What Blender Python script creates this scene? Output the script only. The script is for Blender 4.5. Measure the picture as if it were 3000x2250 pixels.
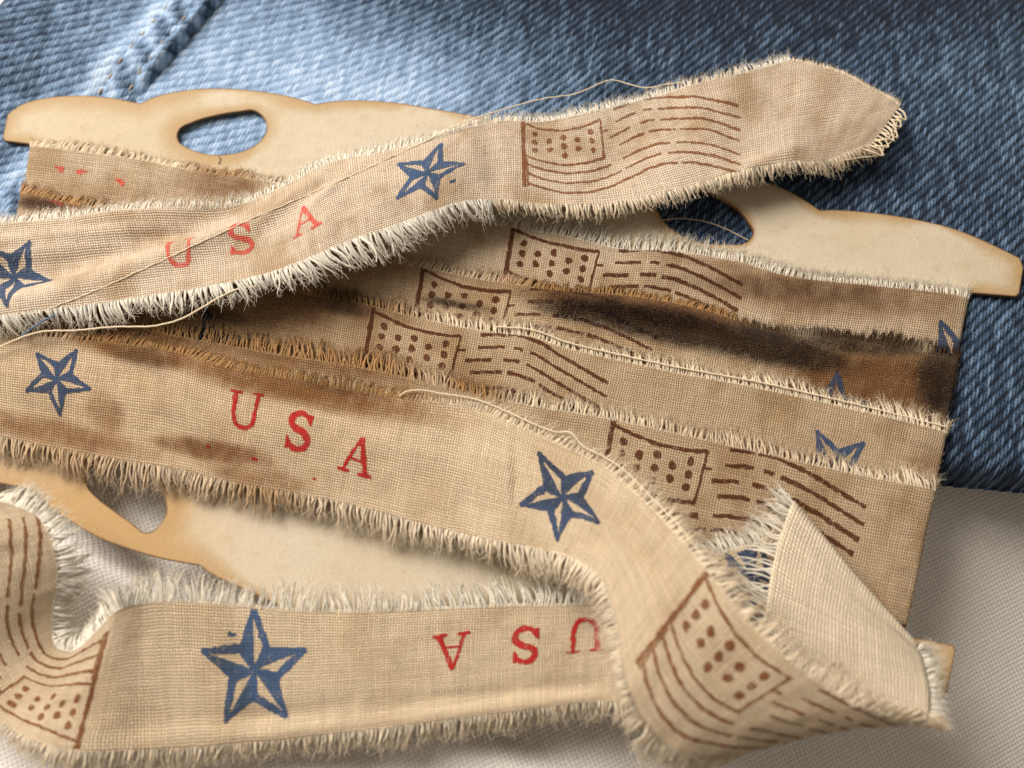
import bpy, math, random
import numpy as np
from mathutils import Vector
from mathutils.geometry import delaunay_2d_cdt

SC = bpy.context.scene
for o in list(bpy.data.objects):
    bpy.data.objects.remove(o)
COL = SC.collection
MM = 0.001                      # everything is authored in millimetres
rng = np.random.default_rng(7)
random.seed(7)

# ------------------------------------------------------------------ camera
LENS, TILT, DIST, ZREF = 35.0, math.radians(22), 146.0, 6.0
F = LENS / 36.0 * 3000.0
CT, ST = math.cos(TILT), math.sin(TILT)
CAM = np.array([0.0, -ST * DIST, ZREF + CT * DIST])
RIGHT, UP, FWD = np.array([1., 0, 0]), np.array([0, CT, ST]), np.array([0, ST, -CT])
cd = bpy.data.cameras.new('camera')
cam = bpy.data.objects.new('camera', cd)
COL.objects.link(cam)
cam.location = Vector(CAM * MM)
cam.rotation_euler = (TILT, 0, 0)
cd.lens, cd.sensor_width, cd.sensor_fit = LENS, 36.0, 'HORIZONTAL'
cd.clip_start, cd.clip_end = 0.005, 20.0
cd.dof.use_dof = True
cd.dof.focus_distance = 0.149
cd.dof.aperture_fstop = 14.0
SC.camera = cam

# ------------------------------------------------------------------ world + light
w = bpy.data.worlds.new('World')
SC.world = w
w.use_nodes = True
bg = w.node_tree.nodes['Background']
bg.inputs[0].default_value = (1.0, 0.86, 0.70, 1)
bg.inputs[1].default_value = 0.21
def area_light(name, loc, target, size, power, color):
    ld = bpy.data.lights.new(name, 'AREA')
    ld.shape = 'RECTANGLE'
    ld.size, ld.size_y = size
    ld.energy = power
    ld.color = color
    ob = bpy.data.objects.new(name, ld)
    COL.objects.link(ob)
    ob.location = loc
    ob.rotation_euler = (Vector(target) - Vector(loc)).to_track_quat('-Z', 'Y').to_euler()
    return ob
area_light('window_light', (-0.33, 0.29, 0.45), (0, 0, 0), (0.36, 0.42), 6.7, (1.0, 0.93, 0.84))
SC.view_settings.view_transform = 'Standard'
SC.view_settings.look = 'None'
SC.view_settings.exposure = 0.34
SC.view_settings.gamma = 1.0
SC.view_settings.use_curve_mapping = False
SC.cycles.use_denoising = True
SC.cycles.use_adaptive_sampling = False
SC.cycles.max_bounces = 6
SC.cycles.transparent_max_bounces = 8

# ------------------------------------------------------------------ helpers
def P(px, py, z):
    """point of the place at height z (mm) that the lens sees at photo position px, py"""
    d = FWD + (px - 1500.0) / F * RIGHT - (py - 1125.0) / F * UP
    return CAM + d * ((z - CAM[2]) / d[2])

def proj(pts):
    q = np.asarray(pts) - CAM
    dz = q @ FWD
    return np.stack([1500 + F * (q @ RIGHT) / dz, 1125 - F * (q @ UP) / dz], -1)

def sstep(a, b, x):
    t = np.clip((x - a) / (b - a), 0, 1)
    return t * t * (3 - 2 * t)

def hash2(i, j, s=0):
    h = (i.astype(np.int64) * 374761393 + j.astype(np.int64) * 668265263 + s * 974634821) & 0xFFFFFFFF
    h = ((h ^ (h >> 13)) * 1274126177) & 0xFFFFFFFF
    h = ((h ^ (h >> 16)) * 2246822519) & 0xFFFFFFFF
    return ((h ^ (h >> 15)) & 0xFFFFFF) / float(0xFFFFFF)

def vnoise(x, y, s=0):
    x, y = np.broadcast_arrays(np.asarray(x, float), np.asarray(y, float))
    i, j = np.floor(x), np.floor(y)
    fx, fy = x - i, y - j
    fx, fy = fx * fx * (3 - 2 * fx), fy * fy * (3 - 2 * fy)
    a, b = hash2(i, j, s), hash2(i + 1, j, s)
    c, d = hash2(i, j + 1, s), hash2(i + 1, j + 1, s)
    return (a * (1 - fx) + b * fx) * (1 - fy) + (c * (1 - fx) + d * fx) * fy

def fbm(x, y, s=0, n=3):
    v, a, t = 0, 0.5, 0
    for k in range(n):
        v = v + a * vnoise(x * 2 ** k, y * 2 ** k, s + k)
        t += a
        a *= 0.5
    return v / t

def mesh_np(name, verts_mm, quads=None, tris=None, uv=None, attrs=None, mat=None, parent=None, smooth=True):
    """one mesh object from arrays; uv is per vertex"""
    me = bpy.data.meshes.new(name)
    v = np.ascontiguousarray(verts_mm, dtype=np.float32) * MM
    faces = [f for f in (quads, tris) if f is not None and len(f)]
    loops = np.concatenate([np.asarray(f, dtype=np.int32).ravel() for f in faces])
    sizes = np.concatenate([np.full(len(f), np.asarray(f).shape[1], dtype=np.int32) for f in faces])
    me.vertices.add(len(v))
    me.vertices.foreach_set('co', v.ravel())
    me.loops.add(len(loops))
    me.loops.foreach_set('vertex_index', loops)
    me.polygons.add(len(sizes))
    starts = np.zeros(len(sizes), dtype=np.int32)
    starts[1:] = np.cumsum(sizes)[:-1]
    me.polygons.foreach_set('loop_start', starts)
    me.polygons.foreach_set('loop_total', sizes)
    me.polygons.foreach_set('use_smooth', np.full(len(sizes), smooth))
    me.update(calc_edges=True)
    if uv is not None:
        lay = me.uv_layers.new(name='UVMap')
        lay.data.foreach_set('uv', np.asarray(uv, dtype=np.float32)[loops].ravel())
    for k, a in (attrs or {}).items():
        at = me.attributes.new(k, 'FLOAT', 'POINT')
        at.data.foreach_set('value', np.ascontiguousarray(a, dtype=np.float32).ravel())
    me.validate()
    if mat:
        me.materials.append(mat)
    ob = bpy.data.objects.new(name, me)
    COL.objects.link(ob)
    if parent:
        ob.parent = parent
    return ob

def tag(o, label=None, cat=None, kind=None, group=None):
    if label: o['label'] = label
    if cat: o['category'] = cat
    if kind: o['kind'] = kind
    if group: o['group'] = group
    return o

def empty(name, loc_mm):
    o = bpy.data.objects.new(name, None)
    o.empty_display_size = 0.005
    COL.objects.link(o)
    return o            # stays at the origin of the place, so parts keep their own coordinates

def grid_quads(nu, nv, off=0, flip=False):
    i = np.arange(nu - 1)[:, None] * nv + np.arange(nv - 1)[None, :]
    i = i.ravel() + off
    q = np.stack([i, i + 1, i + nv + 1, i + nv], -1)
    return q[:, ::-1] if flip else q

def tubes(paths, radii, sides=3):
    """paths (N,K,3), radii (N,K) -> verts, quads"""
    N, K, _ = paths.shape
    T = np.gradient(paths, axis=1)
    T /= np.linalg.norm(T, axis=2, keepdims=True) + 1e-9
    ref = np.array([0.31, 0.17, 0.93])
    A = np.cross(T, ref)
    A /= np.linalg.norm(A, axis=2, keepdims=True) + 1e-9
    B = np.cross(T, A)
    ang = np.arange(sides) * 2 * math.pi / sides
    V = paths[:, :, None, :] + radii[:, :, None, None] * (A[:, :, None, :] * np.cos(ang)[None, None, :, None] + B[:, :, None, :] * np.sin(ang)[None, None, :, None])
    base = (np.arange(N)[:, None, None] * K + np.arange(K - 1)[None, :, None]) * sides
    j = np.arange(sides)[None, None, :]
    j2 = (j + 1) % sides
    q = np.stack(np.broadcast_arrays(base + j, base + j2, base + sides + j2, base + sides + j), -1).reshape(-1, 4)
    return V.reshape(-1, 3), q

# ------------------------------------------------------------------ shader helpers
class NB:
    def __init__(self, mat):
        mat.use_nodes = True
        self.nt = mat.node_tree
        self.nt.nodes.clear()
        self.out = self.n('ShaderNodeOutputMaterial')
    def n(self, t, **kw):
        nd = self.nt.nodes.new(t)
        for k, v in kw.items():
            setattr(nd, k, v)
        return nd
    def l(self, a, b):
        self.nt.links.new(a, b)
    def put(self, sock, v):
        if hasattr(v, 'links'):
            self.l(v, sock)
        elif v is not None:
            sock.default_value = v
    def m(self, op, a, b=None, c=None, clamp=False):
        nd = self.n('ShaderNodeMath', operation=op, use_clamp=clamp)
        for i, v in enumerate((a, b, c)):
            self.put(nd.inputs[i], v)
        return nd.outputs[0]
    def mix(self, f, a, b, typ='MIX'):
        nd = self.n('ShaderNodeMix', data_type='RGBA', blend_type=typ)
        self.put(nd.inputs[0], f)
        self.put(nd.inputs[6], a if hasattr(a, 'links') else (*a, 1) if len(a) == 3 else a)
        self.put(nd.inputs[7], b if hasattr(b, 'links') else (*b, 1) if len(b) == 3 else b)
        return nd.outputs[2]
    def attr(self, name):
        return self.n('ShaderNodeAttribute', attribute_name=name).outputs['Fac']
    def noise(self, vec, scale, detail=2, rough=0.5, dim='3D'):
        nd = self.n('ShaderNodeTexNoise', noise_dimensions=dim)
        if vec is not None:
            self.l(vec, nd.inputs['Vector'])
        nd.inputs['Scale'].default_value = scale
        nd.inputs['Detail'].default_value = detail
        nd.inputs['Roughness'].default_value = rough
        return nd.outputs['Fac']
    def vmul(self, vec, s):
        nd = self.n('ShaderNodeVectorMath', operation='MULTIPLY')
        self.l(vec, nd.inputs[0])
        nd.inputs[1].default_value = s
        return nd.outputs[0]
    def range(self, x, a, b, c=0.0, d=1.0, smooth=True):
        nd = self.n('ShaderNodeMapRange', interpolation_type='SMOOTHSTEP' if smooth else 'LINEAR')
        self.put(nd.inputs[0], x)
        for i, v in enumerate((a, b, c, d)):
            nd.inputs[1 + i].default_value = v
        return nd.outputs[0]
    def scale_col(self, col, f):
        nd = self.n('ShaderNodeVectorMath', operation='SCALE')
        self.l(col, nd.inputs[0])
        self.put(nd.inputs['Scale'], f)
        return nd.outputs[0]

def weave(b, uv, pitch, wob=1.0):
    """plain weave from a coordinate in mm: height 0..1, per-thread tint"""
    n1 = b.noise(uv, 0.22, 2, dim='2D')
    n2 = b.noise(b.vmul(uv, (1, 1, 1)), 0.9, 1, dim='2D')
    sp = b.n('ShaderNodeSeparateXYZ')
    b.l(uv, sp.inputs[0])
    wx = b.m('ADD', b.m('MULTIPLY', b.m('SUBTRACT', n1, 0.5), 0.55 * wob), b.m('MULTIPLY', b.m('SUBTRACT', n2, 0.5), 0.16 * wob))
    wy = b.m('SUBTRACT', b.m('MULTIPLY', b.m('SUBTRACT', n2, 0.5), 0.16 * wob), b.m('MULTIPLY', b.m('SUBTRACT', n1, 0.5), 0.35 * wob))
    x = b.m('MULTIPLY', b.m('ADD', sp.outputs[0], wx), math.pi / pitch)
    y = b.m('MULTIPLY', b.m('ADD', sp.outputs[1], wy), math.pi / pitch)
    sx, sy = b.m('SINE', x), b.m('SINE', y)
    S = b.m('MULTIPLY', sx, sy)
    hw = b.m('MULTIPLY', b.m('ADD', b.m('ABSOLUTE', sx), S), 0.5)
    hf = b.m('MULTIPLY', b.m('SUBTRACT', b.m('ABSOLUTE', sy), S), 0.5)
    h = b.m('MAXIMUM', hw, hf)
    which = b.m('GREATER_THAN', hw, hf)
    t1 = b.noise(b.vmul(uv, (1 / pitch, 0.12, 1)), 1.0, 1, dim='2D')
    t2 = b.noise(b.vmul(uv, (0.12, 1 / pitch, 1)), 1.0, 1, dim='2D')
    mx = b.n('ShaderNodeMix', data_type='FLOAT')
    b.put(mx.inputs[0], which); b.put(mx.inputs[2], t2); b.put(mx.inputs[3], t1)
    return h, mx.outputs[0]

def cloth_shader(b, col, bump_h, dist, transl=0.18, rough=0.9, alpha=None, strength=0.8):
    bp = b.n('ShaderNodeBump')
    bp.inputs['Strength'].default_value = strength
    bp.inputs['Distance'].default_value = dist
    b.l(bump_h, bp.inputs['Height'])
    pr = b.n('ShaderNodeBsdfPrincipled')
    b.put(pr.inputs['Base Color'], col)
    pr.inputs['Roughness'].default_value = rough
    pr.inputs['Specular IOR Level'].default_value = 0.15
    pr.inputs['Sheen Weight'].default_value = 0.12
    pr.inputs['Sheen Roughness'].default_value = 0.5
    b.l(bp.outputs[0], pr.inputs['Normal'])
    sh = pr.outputs[0]
    if transl:
        tr = b.n('ShaderNodeBsdfTranslucent')
        b.put(tr.inputs[0], col)
        mxs = b.n('ShaderNodeMixShader')
        mxs.inputs[0].default_value = transl
        b.l(sh, mxs.inputs[1]); b.l(tr.outputs[0], mxs.inputs[2])
        sh = mxs.outputs[0]
    if alpha is not None:
        tp = b.n('ShaderNodeBsdfTransparent')
        mxs = b.n('ShaderNodeMixShader')
        b.put(mxs.inputs[0], alpha)
        b.l(tp.outputs[0], mxs.inputs[1]); b.l(sh, mxs.inputs[2])
        sh = mxs.outputs[0]
    b.l(sh, b.out.inputs[0])

MUSLIN = (0.70, 0.545, 0.375)
PITCH = 0.345
def muslin_colour(b, uv, base, with_attrs=True, blotch=1.0):
    h, tint = weave(b, uv, PITCH)
    blot = b.noise(uv, 0.11, 3, 0.6, dim='2D')
    col = b.mix(b.range(blot, 0.42, 0.72, 0.0, blotch), base, tuple(np.array(base) * np.array((0.74, 0.66, 0.56))))
    f = b.m('MULTIPLY', b.range(h, 0.0, 0.72, 0.44, 1.12), b.range(tint, 0.2, 0.8, 0.80, 1.16, False))  # gaps between threads darkened in the colour, standing in for occlusion
    col = b.scale_col(col, f)
    nz = b.noise(uv, 0.35, 4, 0.62, dim='2D')
    nf = b.noise(uv, 3.0, 2, 0.6, dim='2D')
    brk = b.m('ADD', b.m('MULTIPLY', b.m('SUBTRACT', nz, 0.5), 0.75), b.m('MULTIPLY', b.m('SUBTRACT', nf, 0.5), 0.35))
    tint0 = tint
    if with_attrs:
        st, bu = b.attr('stain'), b.attr('burn')
        s = b.range(b.m('ADD', st, b.m('MULTIPLY', brk, b.m('MULTIPLY', st, 0.9))), 0.0, 1.15)
        col = b.mix(s, col, b.mix(1.0, col, b.mix(s, (0.60, 0.42, 0.25), (0.33, 0.185, 0.09)), 'MULTIPLY'))
        u = b.range(b.m('ADD', bu, b.m('MULTIPLY', b.m('ADD', brk, b.m('MULTIPLY', b.m('SUBTRACT', tint0, 0.5), 0.5)), b.m('MULTIPLY', bu, 1.0))), 0.0, 0.95)
        col = b.mix(u, col, b.mix(1.0, col, (0.085, 0.058, 0.038), 'MULTIPLY'))
        col = b.mix(b.attr('reverse'), col, b.scale_col(b.mix(0.0, (0.80, 0.70, 0.54), (1, 1, 1)), f))
    return col, h

def mat_muslin(name, base, blotch=1.0):
    m = bpy.data.materials.new(name)
    b = NB(m)
    uv = b.n('ShaderNodeUVMap').outputs[0]
    col, h = muslin_colour(b, uv, base, True, blotch)
    cloth_shader(b, col, h, 0.00014, 0.22, strength=1.0)
    return m

def mat_ink(name, ink, cover=0.30, dens=1.0):
    """stamped ink: dyes the same woven threads, thin where the stamp missed"""
    m = bpy.data.materials.new(name)
    b = NB(m)
    uv = b.n('ShaderNodeUVMap').outputs[0]
    col, h = muslin_colour(b, uv, (0.80, 0.78, 0.74), True)
    col = b.mix(1.0, col, ink, 'MULTIPLY')
    n = b.noise(uv, 2.6, 3, 0.7, dim='2D')
    n2 = b.noise(uv, 0.7, 2, 0.6, dim='2D')
    a = b.m('ADD', b.m('MULTIPLY', n, 0.8), b.m('ADD', b.m('MULTIPLY', n2, 0.75), b.m('MULTIPLY', h, 0.40)))
    a = b.range(a, cover + 0.36, cover + 0.78, 0.30, 0.97)
    a = b.m('MULTIPLY', a, dens)
    cloth_shader(b, col, h, 0.00010, 0.08, alpha=a)
    return m

def mat_fibre(name, base, transl=0.3):
    m = bpy.data.materials.new(name)
    b = NB(m)
    st, bu, tv = b.attr('stain'), b.attr('burn'), b.attr('tint')
    col = b.mix(b.range(st, 0.05, 0.9), base, (base[0] * 0.60, base[1] * 0.41, base[2] * 0.22))
    col = b.mix(b.range(bu, 0.1, 0.8), col, (0.085, 0.045, 0.02))
    col = b.scale_col(col, b.range(tv, 0, 1, 0.80, 1.12, False))
    pr = b.n('ShaderNodeBsdfPrincipled')
    b.put(pr.inputs['Base Color'], col)
    pr.inputs['Roughness'].default_value = 0.8
    pr.inputs['Specular IOR Level'].default_value = 0.2
    tr = b.n('ShaderNodeBsdfTranslucent')
    b.put(tr.inputs[0], col)
    mx = b.n('ShaderNodeMixShader')
    mx.inputs[0].default_value = transl
    b.l(pr.outputs[0], mx.inputs[1]); b.l(tr.outputs[0], mx.inputs[2])
    b.l(mx.outputs[0], b.out.inputs[0])
    return m

def mat_plain(name, col, rough=0.85):
    m = bpy.data.materials.new(name)
    b = NB(m)
    tc = b.n('ShaderNodeTexCoord').outputs['Object']
    n = b.noise(tc, 3000, 2)
    c = b.mix(n, tuple(np.array(col) * 0.8), tuple(np.array(col) * 1.15))
    pr = b.n('ShaderNodeBsdfPrincipled')
    b.put(pr.inputs['Base Color'], c)
    pr.inputs['Roughness'].default_value = rough
    pr.inputs['Specular IOR Level'].default_value = 0.2
    b.l(pr.outputs[0], b.out.inputs[0])
    return m

M_TAIL = mat_muslin('muslin_pale', (0.72, 0.585, 0.445))
M_LOOP = mat_muslin('muslin_tea', (0.72, 0.57, 0.395), 0.45)
M_WRAP = mat_muslin('muslin_wound', (0.50, 0.365, 0.23))
M_WRAP1 = mat_muslin('muslin_upper', (0.58, 0.45, 0.315))
M_BLUE = mat_ink('ink_blue', (0.060, 0.095, 0.19), 0.20)
M_BLUE2 = mat_ink('ink_blue_bright', (0.075, 0.135, 0.28), 0.22)
M_RED = mat_ink('ink_red', (0.55, 0.032, 0.028), 0.20)
M_RED2 = mat_ink('ink_red_faded', (0.95, 0.13, 0.11), 0.26, 0.72)
M_BROWN = mat_ink('ink_brown', (0.125, 0.042, 0.015), 0.20)
M_BROWN2 = mat_ink('ink_brown_faded', (0.30, 0.115, 0.04), 0.24, 0.85)
M_FIB = mat_fibre('fibre_cream', (0.90, 0.79, 0.62), 0.45)
M_FIBW = mat_fibre('fibre_white', (0.96, 0.91, 0.81), 0.45)

# ------------------------------------------------------------------ ground cloth
def mat_sheet():
    m = bpy.data.materials.new('white_cotton')
    b = NB(m)
    uv = b.n('ShaderNodeUVMap').outputs[0]
    h, tint = weave(b, uv, 0.60, 0.8)
    f = b.m('MULTIPLY', b.range(h, 0, 0.75, 0.70, 1.02), b.range(tint, 0.2, 0.8, 0.92, 1.06, False))  # shade in the weave gaps is put into the colour
    blot = b.noise(uv, 0.06, 3, 0.6, dim='2D')
    col = b.scale_col(b.mix(blot, (0.80, 0.765, 0.73), (0.74, 0.70, 0.655)), f)
    cloth_shader(b, col, h, 0.00012, 0.05, strength=0.7)
    return m

def cloth_height(x, y):
    z = (fbm(x / 40, y / 40, 11) - 0.5) * 3.0
    def ridge(a, bp, width_near, width_far, hgt):
        a, bp = np.array(a[:2]), np.array(bp[:2])
        d = (bp - a) / np.linalg.norm(bp - a)
        nrm = np.array([-d[1], d[0]])
        s = (x - a[0]) * d[0] + (y - a[1]) * d[1]
        q = (x - a[0]) * nrm[0] + (y - a[1]) * nrm[1]
        L = np.linalg.norm(bp - a)
        fall = np.exp(-np.clip(np.maximum(-s, s - L), 0, None) ** 2 / 90)
        return hgt * fall * np.exp(-np.where(q > 0, q / width_far, q / width_near) ** 2)
    z = z + ridge(P(60, 1530, 3), P(430, 1745, 3), 8, 1.8, 3.6)
    z = z + ridge(P(1330, 2160, 1), P(1650, 2330, 1), 5, 2.5, 2.2)
    z = z + ridge(P(800, 2260, 1), P(1100, 2420, 1), 7, 5, 2.0)
    q = x * 0.75 - y * 0.66 - 36.0
    z = z - 0.36 * np.where(q > 0, np.sqrt(q * q + 36) - 6, 0) * sstep(0, 25, x)  # added slope, turns the right side of the cloth away from the light
    return np.minimum(z, 6.0) - 1.2

gx, gy = np.linspace(-190, 190, 230), np.linspace(-150, 210, 220)
X, Y = np.meshgrid(gx, gy, indexing='ij')
Z = cloth_height(X, Y)
c, s = math.cos(math.radians(-24)), math.sin(math.radians(-24))
sheet = mesh_np('white_cloth', np.stack([X, Y, Z], -1).reshape(-1, 3), quads=grid_quads(230, 220, flip=True),
                uv=np.stack([X * c - Y * s, X * s + Y * c], -1).reshape(-1, 2), mat=mat_sheet())
tag(sheet, 'white cotton cloth spread under the jeans and card', 'cloth', 'structure')

# ------------------------------------------------------------------ denim
def mat_denim():
    m = bpy.data.materials.new('denim')
    b = NB(m)
    uv = b.n('ShaderNodeUVMap').outputs[0]
    fade_shade, yarn, hgt = b.attr('fade_shade'), b.attr('yarn'), b.attr('relief')
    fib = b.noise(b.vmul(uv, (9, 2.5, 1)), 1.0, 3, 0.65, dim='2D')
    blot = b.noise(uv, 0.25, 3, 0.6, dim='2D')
    wear_shade = b.m('ADD', b.m('MULTIPLY', fade_shade, 0.9), b.m('MULTIPLY', b.m('SUBTRACT', blot, 0.5), 0.28))
    wear_shade = b.m('ADD', wear_shade, b.m('MULTIPLY', b.m('SUBTRACT', yarn, 0.5), 0.30))
    wear_shade = b.m('ADD', wear_shade, b.m('MULTIPLY', b.m('SUBTRACT', fib, 0.5), 0.40))
    wear_shade = b.m('ADD', wear_shade, b.m('MULTIPLY', b.m('SUBTRACT', hgt, 0.6), b.m('SUBTRACT', 0.78, b.m('MULTIPLY', fade_shade, 0.5))))
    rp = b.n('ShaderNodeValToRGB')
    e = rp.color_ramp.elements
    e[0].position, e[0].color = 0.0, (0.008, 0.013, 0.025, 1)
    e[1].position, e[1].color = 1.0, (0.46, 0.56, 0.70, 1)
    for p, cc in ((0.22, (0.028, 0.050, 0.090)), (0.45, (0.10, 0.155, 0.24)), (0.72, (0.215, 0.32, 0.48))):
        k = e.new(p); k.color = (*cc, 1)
    b.l(wear_shade, rp.inputs[0])
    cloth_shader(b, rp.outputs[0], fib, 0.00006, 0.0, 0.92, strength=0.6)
    return m
M_DENIM = mat_denim()

def twill(x, y, M, seed, R=1.62, d=0.68, k=0.42):
    c = y - M(x) + (fbm(x / 9, y / 9, seed) - 0.5) * 0.7
    r = np.floor(c / R)
    fc = c / R - r
    off = hash2(r, r * 0 + 3, seed)
    s = x / d + off - k * (fc - 0.5) * R / d + (vnoise(x / 3, y / 3, seed + 5) - 0.5) * 0.5
    i = np.floor(s)
    fs = s - i
    rnd = hash2(r, i, seed + 9)
    rnd2 = hash2(r, i, seed + 17)
    fcj = np.clip(fc + (rnd2 - 0.5) * 0.16, 0, 1)
    h = np.sin(np.pi * np.clip(fs, 0, 1)) ** 0.65 * np.sin(np.pi * fcj) ** 0.55 * (0.72 + 0.28 * rnd)
    return h, 0.6 * rnd + 0.4 * hash2(i, i * 0, seed + 3)

A_ = P(0, 1150, 0); B_ = P(3000, 1428, 0)            # lower fold of the jeans leg
TL0 = P(100, -30, 0); TL1 = P(-30, 120, 0)           # their edge in the upper left corner
def line_dist(x, y, a, b_):
    d = (b_ - a)[:2] / np.linalg.norm((b_ - a)[:2])
    return -(x - a[0]) * d[1] + (y - a[1]) * d[0]
def jeans_base(x, y):
    d1 = line_dist(x, y, A_, B_)
    d2 = -line_dist(x, y, TL0, TL1) * -1
    d = np.minimum(d1, line_dist(x, y, TL1, TL0) * -1)
    q = np.clip(d / 3.6, 0, 1)
    z = 4.6 * np.sqrt(np.clip(1 - (1 - q) ** 2, 0, 1)) - 0.9
    z = z + (fbm(x / 30, y / 30, 31) - 0.5) * 0.6 * q
    px = proj(np.stack([x, y, x * 0 + 3], -1))
    z = np.where(d < 0, -1.4, z)
    return z, d, px

def fade_shade_field(px):  # worn dye together with shade painted in, darker towards the right
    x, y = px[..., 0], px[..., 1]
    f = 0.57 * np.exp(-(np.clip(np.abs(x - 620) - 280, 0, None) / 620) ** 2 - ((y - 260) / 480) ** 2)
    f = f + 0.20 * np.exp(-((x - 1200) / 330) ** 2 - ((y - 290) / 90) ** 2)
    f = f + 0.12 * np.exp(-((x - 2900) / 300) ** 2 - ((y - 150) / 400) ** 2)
    f = f - 0.30 * sstep(230, -60, y) * sstep(650, 1150, x)  # shade along the top edge painted into the denim colour
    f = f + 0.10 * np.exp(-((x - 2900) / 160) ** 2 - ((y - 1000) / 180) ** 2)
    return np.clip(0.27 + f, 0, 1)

xs = np.concatenate([np.arange(-140, -96, 1.2), np.arange(-96, 90, 0.21), np.arange(90, 160, 1.2)])
ys = np.concatenate([np.arange(min(A_[1], B_[1]) - 3, 84, 0.21), np.arange(84, 170, 1.2)])
X, Y = np.meshgrid(xs, ys, indexing='ij')
Z, D, PX = jeans_base(X, Y)
# slope of the twill rows changes across the leg
def row_int(x):
    t = np.linspace(-110, 110, 400)
    ang = np.radians(12 + 30 * sstep(-62, 18, t))
    return np.interp(x, t, np.cumsum(np.tan(ang)) * (t[1] - t[0]))
h, yr = twill(X, Y, row_int, 40)
Z = Z + (0.30 + 0.20 * sstep(900, 1700, PX[..., 0])) * h * np.clip(D / 1.0, 0, 1)
keep = (D > -0.6)
vid = np.full(X.shape, -1, dtype=np.int64)
vid[keep] = np.arange(keep.sum())
q = np.stack([vid[:-1, :-1], vid[1:, :-1], vid[1:, 1:], vid[:-1, 1:]], -1).reshape(-1, 4)
q = q[(q >= 0).all(1)]
jeans = empty('denim_jeans', (0, 0, 0))
tag(jeans, 'faded blue denim jeans leg lying under the upper half of the card', 'jeans')
mesh_np('denim_panel', np.stack([X, Y, Z], -1)[keep], quads=q, uv=np.stack([X, Y], -1)[keep],
        attrs={'fade_shade': fade_shade_field(PX)[keep], 'yarn': yr[keep], 'relief': h[keep]}, mat=M_DENIM, parent=jeans)

# the upper layer with its stitched, rolled edge
S0, S1 = P(700, -60, 4), P(130, 600, 4)
sd = (S1 - S0)[:2]; SL = np.linalg.norm(sd); sd /= SL
sn = np.array([sd[1], -sd[0]])
if sn[0] > 0: sn = -sn
aa = np.arange(-6, SL + 25, 0.2); bb = np.concatenate([[-0.25, -0.22, -0.15, -0.05], np.arange(0.08, 46, 0.2)])
AA, BB = np.meshgrid(aa, bb, indexing='ij')
X = S0[0] + sd[0] * AA + sn[0] * BB
Y = S0[1] + sd[1] * AA + sn[1] * BB
zb, D, PX = jeans_base(X, Y)
prof = np.sqrt(np.clip(1 - (1 - np.clip((BB + 0.25) / 1.1, 0, 1)) ** 2, 0, 1))
rope = np.sin(AA * 1.15 + BB * 0.8 + 2 * vnoise(AA / 4, BB * 0, 61)) * 0.5 + 0.5
band = sstep(7.2, 5.0, BB)
h, yr = twill(X, Y, lambda x: np.tan(math.radians(17)) * x, 77)
thk = 1.9 - 1.65 * sstep(180, 300, PX[..., 1])
Z = zb + np.where(BB < 0.9, prof, 1.0) * thk + 0.34 * h * np.clip((BB + 0.25) / 0.7, 0, 1) + band * prof * (0.25 + 0.35 * rope) * sstep(330, 200, PX[..., 1]) \
    - 0.35 * np.exp(-((BB - 1.9) / 0.5) ** 2) - 0.35 * np.exp(-((BB - 6.0) / 0.5) ** 2)
fd = fade_shade_field(PX) * 0.55 + 0.22 + 0.42 * np.exp(-((BB - 7.4) / 1.8) ** 2) + band * (rope * 0.42 - 0.16) \
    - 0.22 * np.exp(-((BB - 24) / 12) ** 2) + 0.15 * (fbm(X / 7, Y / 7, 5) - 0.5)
keep = (D > -0.4)
vid = np.full(X.shape, -1, dtype=np.int64); vid[keep] = np.arange(keep.sum())
q = np.stack([vid[:-1, :-1], vid[:-1, 1:], vid[1:, 1:], vid[1:, :-1]], -1).reshape(-1, 4)
q = q[(q >= 0).all(1)]
mesh_np('seam_flap', np.stack([X, Y, Z], -1)[keep], quads=q, uv=np.stack([X, Y], -1)[keep],
        attrs={'fade_shade': np.clip(fd, 0, 1)[keep], 'yarn': yr[keep], 'relief': h[keep]}, mat=M_DENIM, parent=jeans)
M_STITCH = mat_plain('stitch_thread', (0.33, 0.29, 0.25))
st_me = None
for row in (1.9, 6.0):
    for a in np.arange(0.5, SL, 3.1):
        x, y = S0[0] + sd[0] * a + sn[0] * row, S0[1] + sd[1] * a + sn[1] * row
        zb1, d1, px1 = jeans_base(np.array([x]), np.array([y]))
        if px1[0, 1] > 330 or px1[0, 1] < -60:
            continue
        if st_me is None:
            tt = np.linspace(-1, 1, 7)
            path = np.stack([tt * 0.75, tt * 0, 0.10 - 0.32 * np.abs(tt) ** 3], -1)[None]
            v, qd = tubes(path, (0.24 * np.sqrt(1 - (0.93 * tt) ** 2))[None], 8)
            so = mesh_np('stitch', v, quads=qd, mat=M_STITCH, parent=jeans)
            st_me = so.data
        else:
            so = bpy.data.objects.new('stitch', st_me)
            COL.objects.link(so); so.parent = jeans
        so.location = (x * MM, y * MM, (zb1[0] + 1.92 - 1.65 * float(sstep(180, 300, px1[0, 1]))) * MM)
        so.rotation_euler = (0, 0, math.atan2(sd[1], sd[0]) + random.uniform(-.1, .1))

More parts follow.
